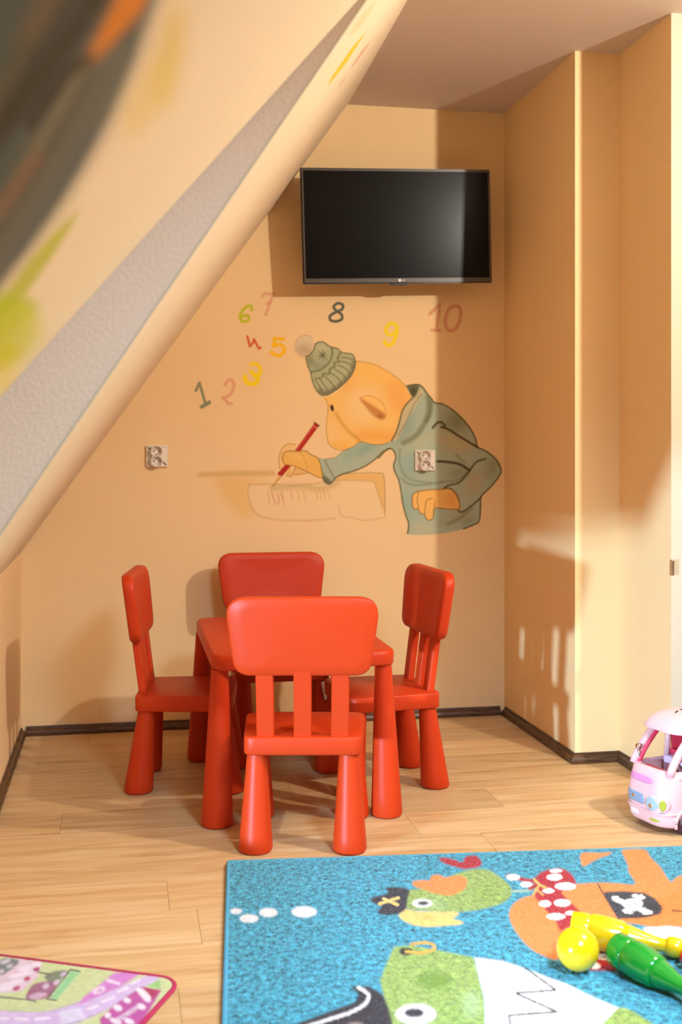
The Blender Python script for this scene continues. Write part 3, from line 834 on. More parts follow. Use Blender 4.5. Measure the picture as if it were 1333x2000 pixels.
CG = 'red-orange plastic children\'s chairs round the small table'
def backrest_bm():
    # outline in (x,z), then curved and leaned back
    o2 = rounded_poly([(-.178, .465), (.178, .465), (.205, .668), (-.205, .668)], [.045, .045, .05, .05], 7)
    o2 = [(x, z+.010*(1-(x/.2)**2)*(1 if z > .56 else -.35)) for x, z in o2]
    rows_ = []; b = bmesh.new()
    def bend(x, z, y): 
        lean = -.134-(z-.30)*.13
        return (x, lean+.16*x*x*2.2-.0+y, z)
    T = .017
    def pt(p, y, k): return b.verts.new(bend(p[0], p[1], y))
    levels = [(-T, .006), (-T+.003, .0018), (-T+.008, 0), (T-.008, 0), (T-.003, .0018), (T, .006)]
    for y, i in levels:
        rows_.append([pt(p, y, 0) for p in inset(o2, i)])
    n = len(o2)
    for A, B in zip(rows_, rows_[1:]):
        for j in range(n): b.faces.new((A[j], A[(j+1) % n], B[(j+1) % n], B[j]))
    # caps built as concentric rings so the bend reads
    for row, y, i0 in ((rows_[0], -T, .006), (rows_[-1], T, .006)):
        base = inset(o2, i0); cx, cz = 0, .567; prev = row
        for s_ in (.8, .55, .3):
            cur = [b.verts.new(bend(cx+(p[0]-cx)*s_, cz+(p[1]-cz)*s_, y)) for p in base]
            for j in range(n): b.faces.new((prev[j], prev[(j+1) % n], cur[(j+1) % n], cur[j]))
            prev = cur
        b.faces.new(prev)
    return b
def make_chair(label, loc, face):
    rz = math.atan2(face[1], face[0])-math.pi/2
    t = thing('childrens_chair', label, 'chair', (loc[0], loc[1], 0), rz, CG)
    smooth_by_angle(obj('seat', slab([(-.155, -.152), (.155, -.152), (.172, .150), (-.172, .150)], [.03, .03, .045, .045], .252, .300, .005, 6), M_red, t), 50)
    smooth_by_angle(obj('backrest', backrest_bm(), M_red, t), 50)
    for k in (-1, 0, 1):
        b = bmesh.new()
        for z0, z1 in ((.294, .484),):
            rings = []
            for i in range(6):
                u = i/5; z = z0+(z1-z0)*u; y = -.134-(z-.30)*.13
                hw = .0235; th = .011; cx = k*.098*(1+.02*u)
                yy = y+.35*cx*cx
                rings.append([b.verts.new(p) for p in ((cx-hw+.003, yy-th, z), (cx+hw-.003, yy-th, z), (cx+hw, yy-th+.003, z), (cx+hw, yy+th-.003, z), (cx+hw-.003, yy+th, z), (cx-hw+.003, yy+th, z), (cx-hw, yy+th-.003, z), (cx-hw, yy-th+.003, z))])
            for A, B in zip(rings, rings[1:]):
                for j in range(8): b.faces.new((A[j], A[(j+1) % 8], B[(j+1) % 8], B[j]))
            b.faces.new(rings[0][::-1]); b.faces.new(rings[-1])
        obj('back_slat', b, M_red, t)
    for sx, sy, tx_, ty_ in ((-1, -1, .122, -.117), (1, -1, .122, -.117), (-1, 1, .134, .112), (1, 1, .134, .112)):
        smooth_by_angle(obj('leg', leg_bm(.0265, .0455, .253, (sx*tx_, ty_), (sx*(tx_+.002), ty_+sy*.026)), M_red, t))
    return t
def dup(root, loc, face, label):
    r = root.copy(); C.objects.link(r); r.location = (loc[0], loc[1], 0)
    r.rotation_euler = (0, 0, math.atan2(face[1], face[0])-math.pi/2); r['label'] = label
    for ch in list(root.children):
        c = ch.copy(); C.objects.link(c); c.parent = r
    return r
ch = make_chair('red-orange children\'s chair in front, its backrest towards the viewer', (.493, 3.131), (.187, .982))
dup(ch, (.207, 3.706), (.990, -.140), 'red-orange children\'s chair at the left side of the table, seen from the side')
dup(ch, (.812, 3.598), (-.997, -.077), 'red-orange children\'s chair at the right side of the table, turned left')
back = dup(ch, (.546, 4.095), (0, -1), 'red-orange children\'s chair behind the table, backrest nearest the end wall')

tg = obj('paper_label', xform(box(-.012, .012, -.0006, .0006, -.034, .030), Matrix.Translation((-.150, .158, .222)) @ Matrix.Rotation(.18, 4, 'Y')), mat('white_paper', (.8, .76, .68)), back); tg['label'] = 'small white paper tag hanging from the seat'

# ------------------------------------------------------------------ blue rug
def rug_material(name, mott, rough=.9, fine=240):
    m = bpy.data.materials.new(name); m.use_nodes = True
    nt = m.node_tree; b = nt.nodes['Principled BSDF']; N = nt.nodes.new; L = nt.links.new
    b.inputs['Roughness'].default_value = rough; b.inputs['Specular IOR Level'].default_value = .15
    b.inputs['Sheen Weight'].default_value = .25
    at = N('ShaderNodeAttribute'); at.attribute_name = 'paint'
    g = N('ShaderNodeNewGeometry')
    n1 = N('ShaderNodeTexNoise'); n1.inputs['Scale'].default_value = fine; n1.inputs['Detail'].default_value = 3
    n2 = N('ShaderNodeTexNoise'); n2.inputs['Scale'].default_value = 75; n2.inputs['Detail'].default_value = 6
    L(g.outputs['Position'], n1.inputs['Vector']); L(g.outputs['Position'], n2.inputs['Vector'])
    ad = N('ShaderNodeMath'); ad.operation = 'ADD'; L(n1.outputs['Fac'], ad.inputs[0]); L(n2.outputs['Fac'], ad.inputs[1])
    mr = N('ShaderNodeMapRange'); mr.inputs[1].default_value = .75; mr.inputs[2].default_value = 1.25
    mr.inputs[3].default_value = 1-mott; mr.inputs[4].default_value = 1+mott; L(ad.outputs[0], mr.inputs[0])
    # alpha holds how strongly the pile colour is mottled
    mo = N('ShaderNodeMix'); mo.data_type = 'FLOAT'; L(at.outputs['Alpha'], mo.inputs[0]); mo.inputs[2].default_value = 1; L(mr.outputs[0], mo.inputs[3])
    sc = N('ShaderNodeVectorMath'); sc.operation = 'SCALE'; L(at.outputs['Color'], sc.inputs[0]); L(mo.outputs[0], sc.inputs['Scale'])
    L(sc.outputs[0], b.inputs['Base Color'])
    bp = N('ShaderNodeBump'); bp.inputs['Strength'].default_value = .5; bp.inputs['Distance'].default_value = .003
    L(n1.outputs['Fac'], bp.inputs['Height']); L(bp.outputs['Normal'], b.inputs['Normal'])
    return m
M_rug = rug_material('rug_pile', .8)
M_mat = rug_material('felt_pile', .12, fine=500)
rc = Canvas(400, 1600, 1560, 2260, 1)
BLUE = (66, 154, 182); GRN = (152, 176, 92); ORG = (234, 142, 66); WHT = (238, 236, 238); BLK = (50, 40, 48); REDC = (178, 20, 34); YEL = (238, 204, 120)
mot = Canvas(400, 1600, 1560, 2260, 1)      # mottling strength, painted in parallel through alpha below
rc.fill([(0, 0), (9999, 0), (9999, 9999), (0, 9999)], BLUE, 0, 1, smooth=False)
# small dots on the left
rc.frame(420, 1640, 1.46)
for e in ((60, 203, 17, 8), (97, 224, 27, 12), (152, 207, 26, 13), (254, 205, 36, 16)): rc.ell(*e, WHT)
# green bird
rc.frame(700, 1640, 4.166)
rc.fill([(415, 410), (480, 400), (620, 380), (760, 290), (860, 255), (960, 235), (1060, 245), (1150, 300), (1230, 370), (1250, 440), (1180, 510), (1060, 550), (900, 580), (700, 588), (560, 575), (400, 560), (395, 480)], GRN)
rc.ell(620, 520, 110, 50, (168, 196, 140), 0, 8, .5); rc.ell(1050, 440, 120, 80, (136, 166, 60), 0, 10, .4)
rc.fill([(440, 340), (520, 328), (575, 330), (600, 290), (660, 285), (710, 305), (760, 295), (840, 292), (885, 330), (870, 390), (820, 425), (740, 455), (660, 440), (600, 430), (540, 405), (460, 380)], ORG)
rc.fill([(655, 150), (720, 145), (790, 165), (845, 185), (865, 150), (890, 132), (960, 130), (995, 165), (998, 205), (950, 225), (860, 235), (780, 215), (700, 190)], REDC)
rc.fill([(370, 560), (440, 575), (560, 582), (700, 585), (815, 590), (800, 620), (770, 640), (820, 655), (855, 670), (820, 690), (700, 700), (560, 708), (440, 690), (360, 650), (328, 610)], YEL)
rc.ell(560, 630, 70, 25, (232, 184, 84), 0, 5, .6)
rc.fill([(225, 390), (320, 385), (412, 405), (400, 480), (385, 560), (330, 600), (240, 612), (160, 598), (170, 560), (190, 545), (130, 515), (98, 485), (130, 462), (240, 435)], BLK)
rc.stroke([(205, 478), (320, 528)], 6, YEL, 1); rc.stroke([(325, 470), (175, 520)], 6, YEL, 1)
rc.ell(520, 515, 82, 36, WHT); rc.ell(528, 514, 44, 17, BLK)
rc.stroke([(1250, 418), (1400, 412)], 5, (160, 190, 170), 1)
# orange octopus with bandana and patch
rc.frame(980, 1640, 3.776)
rc.fill([(55, 560), (80, 480), (150, 430), (240, 400), (330, 330), (480, 330), (560, 325), (700, 315), (850, 320), (985, 325), (940, 240), (930, 180), (890, 95), (900, 72), (1050, 70), (1100, 130), (1170, 200), (1215, 270), (1250, 310), (1300, 270), (1400, 250), (1600, 240), (1750, 300), (1800, 500), (1700, 640), (1500, 650), (1300, 640), (1100, 640), (1000, 620), (760, 600), (560, 600), (480, 760), (420, 880), (300, 850), (200, 790), (100, 670)], ORG)
rc.fill([(585, 100), (640, 92), (720, 95), (810, 92), (780, 115), (720, 135), (660, 165), (610, 195), (590, 180), (582, 140)], ORG)
rc.fill([(245, 280), (290, 240), (360, 215), (440, 210), (500, 240), (540, 290), (545, 330), (500, 370), (440, 385), (500, 450), (560, 510), (640, 580), (560, 640), (440, 670), (400, 600), (330, 520), (270, 450), (240, 400), (255, 350), (220, 370), (190, 350), (240, 320), (130, 300), (30, 275), (60, 250), (140, 275), (230, 290)], REDC)
for e in ((400, 228, 48, 16), (390, 275, 60, 26), (470, 342, 78, 30), (345, 375, 45, 20), (320, 470, 46, 26), (448, 465, 64, 28), (400, 565, 70, 26), (85, 275, 52, 24), (180, 328, 46, 22), (510, 540, 44, 18)): rc.ell(*e, WHT, soft=.6)
rc.stroke([(240, 290), (280, 330), (330, 355)], 5, (226, 182, 96), 1); rc.stroke([(270, 345), (235, 400)], 5, (226, 182, 96), 1); rc.stroke([(250, 360), (305, 405)], 4, (226, 182, 96), 1)
rc.fill([(745, 385), (900, 378), (1050, 390), (1130, 430), (1190, 500), (1170, 545), (1080, 570), (980, 578), (860, 580), (820, 520), (780, 450)], (58, 54, 62), 1, 1, smooth=False)
rc.stroke([(708, 318), (745, 390), (870, 590)], 2.4, (70, 40, 40), 1, smooth=False)
for a_, b_ in (((830, 432), (1080, 532)), ((1030, 418), (920, 525))): rc.stroke([a_, b_], 10, WHT, 1)
for e in ((840, 425, 26, 14), (850, 440, 22, 12), (1090, 535, 26, 14), (1060, 540, 26, 12), (985, 412, 24, 14), (1040, 425, 22, 12), (915, 522, 26, 14), (950, 535, 20, 12), (965, 470, 78, 38), (960, 500, 50, 26)): rc.ell(*e, WHT, soft=.6)
rc.ell(945, 480, 10, 6, BLK); rc.ell(985, 470, 10, 6, BLK)
rc.stroke([(1265, 520), (1420, 530), (1560, 500)], 3, (90, 40, 30), 1)
rc.fill([(1040, 655), (1150, 640), (1220, 635), (1333, 650), (1500, 690), (1400, 800), (1200, 740)], WHT)
# bandana tail under the ball
rc.fill([(520, 760), (720, 770), (860, 800), (1000, 880), (930, 960), (760, 965), (640, 960), (560, 900)], REDC)
for e in ((640, 900, 60, 22), (760, 860, 50, 28), (690, 930, 40, 24)): rc.ell(*e, (236, 220, 200), soft=.6)
# crocodile with hat
rc.frame(420, 1640, 1.46)
rc.fill([(740, 335), (820, 345), (900, 372), (1000, 410), (1080, 448), (1150, 478), (1260, 560), (1330, 700), (1200, 900), (900, 900), (760, 700), (770, 530), (768, 450), (752, 390)], WHT, 1, 1, smooth=False)
rc.fill([(510, 305), (560, 300), (640, 315), (738, 335), (752, 390), (766, 450), (770, 530), (770, 900), (480, 900), (500, 560), (490, 480), (470, 400), (490, 350)], GRN, 1, 1, smooth=False)
rc.ell(625, 400, 50, 26, (112, 146, 40), 0, 9, .8); rc.ell(700, 530, 60, 50, (140, 168, 80), 0, 12, .5); rc.ell(730, 470, 26, 40, (176, 200, 150), 0, 9, .6)
rc.fill([(1090, 560), (1130, 500), (1160, 478), (1210, 500), (1280, 560), (1300, 700), (1180, 640)], GRN)
rc.ell(545, 318, 20, 11, (40, 34, 30)); rc.stroke([(545, 318), (590, 322), (622, 312), (624, 300), (600, 293), (560, 297)], 6, (222, 170, 70), 1.2)
rc.fill([(385, 415), (440, 418), (478, 440), (495, 480), (515, 560), (520, 900), (-40, 900), (120, 580), (230, 525), (330, 488), (400, 462), (408, 440)], BLK, 1, 1, smooth=False)
rc.stroke([(408, 420), (436, 440), (430, 465), (390, 490), (300, 520), (220, 548), (120, 600)], 7, (232, 230, 236), 1.2)
rc.ell(573, 497, 58, 30, WHT); rc.ell(568, 493, 28, 13, BLK)
rc.stroke([(885, 365), (972, 428), (858, 437), (975, 490), (838, 500), (850, 560)], 3.4, (50, 40, 50), 1.2, smooth=False)
rc.ell(400, 540, 30, 20, (200, 170, 160), 0, 3, .6)

Rc = ground(447, 1681, .012); Ru = (ground(1333, 1653, .012)-Rc).normalized(); Rv = Vector((Ru.y, -Ru.x, 0))
if Rv.y > 0: Rv = -Rv
RU, RV = 1.55, 1.12
rug = thing('pirate_rug', 'blue children\'s rug with cartoon sea animals lying on the oak floor', 'rug', (Rc.x, Rc.y, 0), math.atan2(Ru.y, Ru.x))
def rug_grid(RU, RV, st, Ru, Rv, org, z, jit):
    us_ = np.arange(.004, RU, st); vs_ = np.arange(.004, RV, st)
    U, V = np.meshgrid(us_, vs_)
    U = U+rng.normal(0, jit*.25, U.shape); V = V+rng.normal(0, jit*.25, V.shape)
    Zv = z+rng.normal(0, jit, U.shape)
    Pw = np.stack([org.x+U*Ru.x+V*Rv.x, org.y+U*Ru.y+V*Rv.y, Zv], -1)
    return U, V, Zv, Pw
U, V, Zv, Pw = rug_grid(RU, RV, .0024, Ru, Rv, Rc, .0118, .0009)
px, py, _ = project(Pw); rgb, al, ii = rc.sample(px, py)
inside = (px < 1560) & (py < 2260)
blue = lin(BLUE)
isb = np.abs(rgb-blue).sum(-1) < .01
isg = np.abs(rgb-lin(GRN)).sum(-1) < .25
m_al = np.where(isb, 1.0, np.where(isg & ~isb, .55, .18))
rgb = np.where((al > .5)[..., None], rgb, blue)*.80
Pl = np.stack([U, -V, Zv], -1)
me = grid_mesh('pile', Pl[:, ::1], np.concatenate([rgb, m_al[..., None]], -1))
me.flip_normals()
me.polygons.foreach_set('use_smooth', [True]*len(me.polygons))
pile = link('pile', me, M_rug, rug); pile['label'] = 'blue woven pile with bird, octopus and crocodile pictures'
M_bind = mat('blue_binding', lin((84, 158, 190)), rough=.9, bump=.6, bscale=600)
pth = [(-.001, -RV), (-.001, -.004), (.003, .001), (RU, .001)]
prb = [(.006, .0005), (-.003, .0005), (-.005, .004), (-.005, .009), (-.002, .0122), (.004, .0124), (.006, .010)]
obj('binding', sweep([(x, y) for x, y in pth], [(-a, h) for a, h in prb]), M_bind, rug, True)
M_back = mat('rug_backing', lin((70, 110, 130)), rough=.95)
obj('backing', box(0, RU, -RV, 0, .0003, .0098), M_back, rug)

# ------------------------------------------------------------------ pink road mat
mc = Canvas(-420, 1800, 380, 2300, 1)
mc.fill([(-9999, 0), (9999, 0), (9999, 9999), (-9999, 9999)], (206, 216, 158), 0, 1, smooth=False)
mc.frame(0, 1820, 3.81)
PUR = (204, 156, 212); LIL = (214, 186, 232); MAG = (190, 60, 134); DK = (70, 44, 60)
mc.fill([(-400, 560), (0, 580), (300, 590), (480, 550), (700, 470), (900, 400), (1100, 320), (1180, 350), (1000, 440), (820, 560), (560, 680), (300, 760), (-400, 760)], LIL)
mc.fill([(575, 545), (620, 480), (700, 420), (850, 300), (960, 290), (1040, 310), (900, 400), (740, 470)], (214, 128, 212), 1, 1, smooth=False)
mc.stroke([(800, 355), (880, 380)], 7, (238, 210, 240), 1); mc.ell(735, 430, 50, 26, (240, 214, 240), -20); mc.ell(740, 432, 20, 9, (204, 130, 204), -20)
for q in ([(-200, 640), (60, 640)], [(110, 640), (200, 645)], [(260, 642), (360, 635)], [(650, 570), (730, 545)], [(760, 515), (850, 480)], [(880, 440), (950, 410)], [(980, 380), (1040, 350)]):
    mc.stroke(q, 5, (240, 232, 248), 1.5, .9)
mc.fill([(430, 590), (590, 560), (640, 640), (460, 680)], (226, 220, 244), 1, .8, smooth=False)
mc.fill([(-60, 330), (60, 230), (150, 190), (310, 225), (280, 330), (160, 440), (0, 450)], (232, 196, 232), 1, .8, smooth=False)
for q in ([(150, 270), (290, 235)], [(80, 330), (240, 290)], [(0, 400), (180, 350)], [(-80, 440), (120, 400)]): mc.stroke(q, 9, (240, 224, 244), 1)
for e in ((270, 275, 26, 16), (200, 345, 26, 16), (120, 415, 30, 16)): mc.ell(*e, (178, 40, 100), -20)
mc.fill([(-60, 280), (0, 210), (50, 190), (140, 215), (60, 290), (0, 320)], (116, 122, 126), 1, 1)
for e in ((40, 215, 40, 16), (70, 250, 26, 14), (10, 290, 20, 14)): mc.ell(*e, (206, 198, 214), -20)
mc.fill([(520, 290), (600, 290), (420, 500), (370, 490)], (150, 210, 150), 1, 1, smooth=False)
mc.fill([(330, 330), (400, 290), (500, 285), (440, 360), (380, 380)], (110, 116, 98), 2, .9)
mc.fill([(230, 400), (300, 370), (400, 365), (420, 390), (360, 480), (270, 500), (190, 490)], (150, 60, 120), 1, .9)
for e in ((340, 400, 26, 20), (420, 370, 26, 16), (470, 310, 26, 14)): mc.ell(*e, (214, 190, 216), -30)
mc.ell(280, 470, 70, 22, (206, 170, 200), -10)
for q in ([(520, 280), (350, 495)], [(0, 480), (200, 500), (270, 515)], [(520, 275), (595, 290)], [(285, 295), (370, 310)], [(350, 495), (420, 505)]): mc.stroke(q, 2.5, DK, 1.2)
mc.fill([(1150, 370), (1190, 350), (1190, 420), (1090, 400)], (150, 200, 120), 1, 1, smooth=False)
mc.fill([(1050, 405), (1200, 430), (1100, 600), (1000, 760), (760, 760), (740, 640), (860, 530)], (190, 74, 160), 1, 1, smooth=False)
mc.fill([(1060, 405), (1190, 430), (1130, 500), (1100, 470)], (176, 30, 90), 1, 1, smooth=False)
mc.fill([(1010, 420), (1060, 420), (1120, 480), (1110, 520), (1070, 500)], (240, 230, 244))
for e in ((945, 505, 30, 20), (875, 560, 34, 24), (800, 615, 24, 22), (1050, 550, 34, 22), (860, 660, 46, 20), (960, 660, 40, 20)): mc.ell(*e, (240, 226, 242), 20)
mc.fill([(860, 640), (1010, 545), (1030, 570), (890, 660)], (226, 196, 228), 1, 1, smooth=False)
for k in range(7): mc.stroke([(890+k*20, 632-k*12), (898+k*20, 645-k*12)], 1.6, (110, 50, 100), 1)
mc.stroke([(0, 576), (300, 590), (480, 552), (600, 512)], 1.2, (150, 150, 120), 1, .7)
mc.stroke([(480, 690), (600, 650), (740, 600)], 1.2, (120, 110, 110), 1, .7)
mA = ground(0, 1864, .006); mB = ground(290, 1902, .006); e1 = (mB-mA).normalized()
mCn = ground(326, 1940, .006); mD = ground(285, 2000, .006)
e2 = Vector((e1.y, -e1.x, 0))
if e2.y > 0: e2 = -e2
# corner: foot of the right hand edge on the upper edge line
s_ = (mCn-mA).dot(e1)+.004
corner = mA+e1*s_
mt = thing('road_mat', 'thin pink and lilac play mat printed with streets, at the lower left', 'rug', (corner.x, corner.y, 0), math.atan2(e1.y, e1.x))
RAD = .045
us_ = np.arange(-.95, 0.0001, .0028); vs_ = np.arange(0, .7, .0028)
U, V = np.meshgrid(us_, vs_)
inr = ~((U > -RAD) & (V < RAD) & (np.hypot(U+RAD, V-RAD) > RAD-.002))
Pw = np.stack([corner.x+U*e1.x+V*e2.x, corner.y+U*e1.y+V*e2.y, np.full_like(U, .006)], -1)
px, py, _ = project(Pw); rgb, al, ii = mc.sample(px, py)
rgb = np.where((al > .5)[..., None], rgb, lin((206, 216, 158)))*.85
Pl = np.stack([U, -V, .0052+rng.normal(0, .0002, U.shape)], -1)
ce = inr[:-1, :-1] & inr[1:, 1:] & inr[:-1, 1:] & inr[1:, :-1]
me = grid_mesh('pile', Pl, np.concatenate([rgb, np.ones_like(al)[..., None]], -1), ce); me.flip_normals()
o = link('pile', me, M_mat, mt); o['label'] = 'printed felt surface with lilac streets and houses'
M_edge = mat('magenta_binding', lin((176, 38, 84)), rough=.85, bump=.5, bscale=500)
arc = [(-RAD+RAD*math.sin(a), -RAD+RAD*math.cos(a)) for a in np.linspace(0, math.pi/2, 10)]
pth = [(-.95, 0)]+arc+[(0, -.7)]
obj('binding', sweep(pth, [(.003, .0005), (.0035, .004), (.001, .0068), (-.005, .0066), (-.007, .004), (-.007, .0005)]), M_edge, mt, True)
o = obj('backing', box(-.95, -RAD, -.7, -.002, .0003, .0042), M_back, mt)
obj('backing', box(-RAD, -.002, -.7, -RAD, .0003, .0042), M_back, mt)

# ------------------------------------------------------------------ toys on the rug
def gloss(name, col): return mat(name, lin(col), rough=.16, spec=.6, coat=.3)
M_yel = gloss('yellow_plastic', (226, 186, 14)); M_grn = gloss('green_plastic', (0, 140, 40)); M_rd2 = gloss('red_plastic', (214, 14, 14))
zR = .0150
b = bmesh.new(); bmesh.ops.create_uvsphere(b, u_segments=40, v_segments=24, radius=.0425)
p = ground(1129, 1853, zR+.0425)
o = obj('ball', b, M_yel, None, True); o.location = (p.x, p.y, zR+.0425); tag(o, 'yellow plastic ball beside the lying yellow pin on the blue rug', 'ball')
def pin(label, m, p0, p1, L=.235, name='bowling_pin'):
    """lying pin: base end centre at p0 pointing towards p1"""
    d = Vector((p1[0]-p0[0], p1[1]-p0[1], 0)).normalized()
    r0 = .036
    t = thing(name, label, 'bowling pin', (p0[0], p0[1], zR), math.atan2(d.y, d.x), 'plastic bowling pins on the rug')
    tilt = math.asin((r0-.021)/.215)
    M4 = Matrix.Translation((0, 0, r0)) @ Matrix.Rotation(math.pi/2+tilt, 4, 'Y')
    k = L/.235
    lower = [(.027, .0), (.031, .001), (.0335, .004), (.0345, .030), (.0338, .036), (.0325, .038)]
    mid = [(.0325, .038), (.0345, .040), (.0358, .046), (.0355, .075), (.032, .104), (.0298, .110), (.0272, .112)]
    neck_ = [(.0262, .112), (.0272, .114), (.0268, .120), (.019, .150), (.0145, .172), (.0130, .186), (.0140, .192)]
    hd = [(.0140, .192), (.0185, .197), (.0205, .206), (.0200, .217), (.0160, .228), (.008, .2345), (.001, .236)]
    for nm, pr in (('foot', lower), ('belly', mid), ('neck', neck_), ('head', hd)):
        o_ = obj(nm, xform(lathe([(r, h*k) for r, h in pr], 32), M4), m, t)
        smooth_by_angle(o_, 50)
    return t
pin('yellow bowling pin lying behind the yellow ball', M_yel, ground(1116, 1812, zR+.035), ground(1318, 1842, zR+.03))
pin('green bowling pin lying nearest, right of the yellow ball', M_grn, ground(1204, 1853, zR+.035), ground(1277, 1891, zR+.033))
pr = ground(1338, 1872, zR+.022); 
pin('red bowling pin mostly beyond the right edge behind the green pin', M_rd2, (pr.x+.225, pr.y+.03), (pr.x, pr.y), .235)

# ------------------------------------------------------------------ pink toy bus
M_pk = mat('pink_plastic', lin((232, 182, 186)), rough=.3, spec=.5)
M_pk2 = mat('deep_pink_plastic', lin((222, 60, 92)), rough=.35)
M_pk3 = mat('mid_pink_sticker', lin((216, 140, 190)), rough=.35)
M_lamp = mat('pale_blue_lens', lin((160, 180, 194)), rough=.15)
M_yg = mat('lime_lens', lin((170, 172, 60)), rough=.2)
M_chr = mat('chrome_plastic', (0.7, 0.7, 0.75), rough=.15, metal=1)
M_tyre = mat('dark_tyre', lin((60, 30, 46)), rough=.5)
hd_ = Vector((-.975, -.222, 0)); pp = Vector((-.222, .975, 0))
nearc = ground(1303, 1628)
BW, BL, BH = .185, .40, .333
orig = nearc+pp*(BW/2)-hd_*(BL/2)+Vector((-.034, -.042, 0))
bus = thing('toy_bus', 'pink plastic toy camper bus parked on the floor at the right edge', 'toy bus', (orig.x, orig.y, 0), math.atan2(hd_.y, hd_.x))
bus.scale = (1, 1, .955)
# local: +x front, +y is the bus's left side (towards the viewer), z up
def fx(z):                 # front bulge
    return BL/2-.004-.018*max(0, (z-.10)/.07)**1.5*(z < .17)-(.018+.20*(z-.17)**1.25*1.3 if z >= .17 else 0)-.010*max(0, (.06-z)/.06)
def section(z, rr, grow=0, w=None):
    w2 = (w if w else BW)/2+grow; f = fx(z)+grow; r_ = -BL/2-grow
    o_ = []
    for cx_, cy_, a0, rad in ((f-.055, w2-.055, 0, .055), (r_+.03, w2-.03, 90, .03), (r_+.03, -w2+.03, 180, .03), (f-.055, -w2+.055, 270, .055)):
        for k in range(7):
            a = math.radians(a0+90*k/6); o_.append((cx_+rad*math.cos(a), cy_+rad*math.sin(a)))
    return o_
def loft(levels):
    return ring_prism(levels[0][1], levels)
lv = [(.018, section(.03, 0, -.012)), (.022, section(.03, 0, -.004)), (.030, section(.03, 0)), (.05, section(.05, 0)), (.062, section(.062, 0)), (.065, section(.065, 0, -.003)), (.07, section(.07, 0, -.002)),
      (.10, section(.10, 0)), (.13, section(.13, 0)), (.155, section(.155, 0)), (.168, section(.165, 0)), (.176, section(.17, 0, -.006)), (.178, section(.17, 0, -.014))]
bb = loft(lv)
# open the cabin: remove the top cap and line it
top = max(bb.faces, key=lambda f: f.calc_center_median().z)
inn_ = [v.co.copy() for v in top.verts]; tv_ = list(top.verts); bb.faces.remove(top)
low = [bb.verts.new((c.x*.97, c.y*.95, .10)) for c in inn_]
n = len(low)
for j in range(n): bb.faces.new((tv_[j], tv_[(j+1) % n], low[(j+1) % n], low[j]))
bb.faces.new(low)
smooth_by_angle(obj('body', bb, M_pk, bus), 45)
# roof
roof_w = BW-.012
def rsec(x_in, w_in): 
    f = .142-x_in; r_ = -BL/2+.01+x_in*.6; w2 = roof_w/2-w_in; o_ = []
    for cx_, cy_, a0, rad in ((f-.05, w2-.05, 0, .05), (r_+.03, w2-.03, 90, .03), (r_+.03, -w2+.03, 180, .03), (f-.05, -w2+.05, 270, .05)):
        for k in range(7):
            a = math.radians(a0+90*k/6); o_.append((cx_+rad*math.cos(a), cy_+rad*math.sin(a)))
    return o_
rf = ring_prism(None, [(.281, rsec(.004, .004)), (.283, rsec(-.002, 0)), (.290, rsec(.000, 0)), (.305, rsec(.012, .004)), (.318, rsec(.030, .012)), (.327, rsec(.050, .026)), (.332, rsec(.072, .042)), (.333, rsec(.085, .05))])
smooth_by_angle(obj('roof', rf, M_pk, bus), 45)
obj('roof_rail', slab([(-.12, -.045), (.03, -.045), (.045, 0), (.03, .045), (-.12, .045)], .02, .330, .337, .002), M_pk, bus)
# pillars: windscreen (front) and side
def pillar(pts, r, m=M_pk, nm='pillar'):
    return obj(nm, tube(pts, r, 10), m, bus, True)
for s in (1, -1):
    y = s*(BW/2-.014)
    pts = [(fx(.17)-.016-.085*(u**1.35), y-s*.004*u, .170+.118*u) for u in np.linspace(0, 1, 8)]
    pillar(pts, [.0115]*8)
    inner = [(x-.010, yy-s*.010, z) for x, yy, z in pts]
    pillar(inner, [.0075]*8, M_pk2, 'pillar_lining')
    pillar([(.045, y, .17), (.035, y, .29)], .009)
    pillar([(-.085, y, .17), (-.085, y, .29)], .009)
    pillar([(-.185, y, .17), (-.180, y, .29)], .011)
obj('interior_panel', box(-.19, .030, -.078, -.072, .10, .28, .002), M_pk2, bus)
obj('interior_panel', box(.030, .036, -.078, .0, .10, .20, .002), M_pk2, bus)
obj('dashboard', box(.118, .150, -.068, .068, .135, .166, .004), M_pk2, bus)
st = tube([(.105+.018*math.cos(a)*.5, .045+.020*math.sin(a), .178+.016*math.cos(a)) for a in np.linspace(0, 2*math.pi, 17)], .0028, 8)
obj('steering_wheel', st, M_tyre, bus, True)
obj('seat', box(.03, .075, -.06, .06, .11, .19, .008), mat('lilac_plastic', lin((214, 190, 230)), rough=.4), bus)
mr = merge(tube([(.148, -.066, .165), (.150, -.070, .185), (.150, -.070, .215)], .0055), xform(lathe([(.002, -.008), (.009, -.006), (.0105, 0), (.009, .006), (.002, .008)], 16), Matrix.Translation((.150, -.070, .220))))
obj('wing_mirror', mr, M_chr, bus, True)
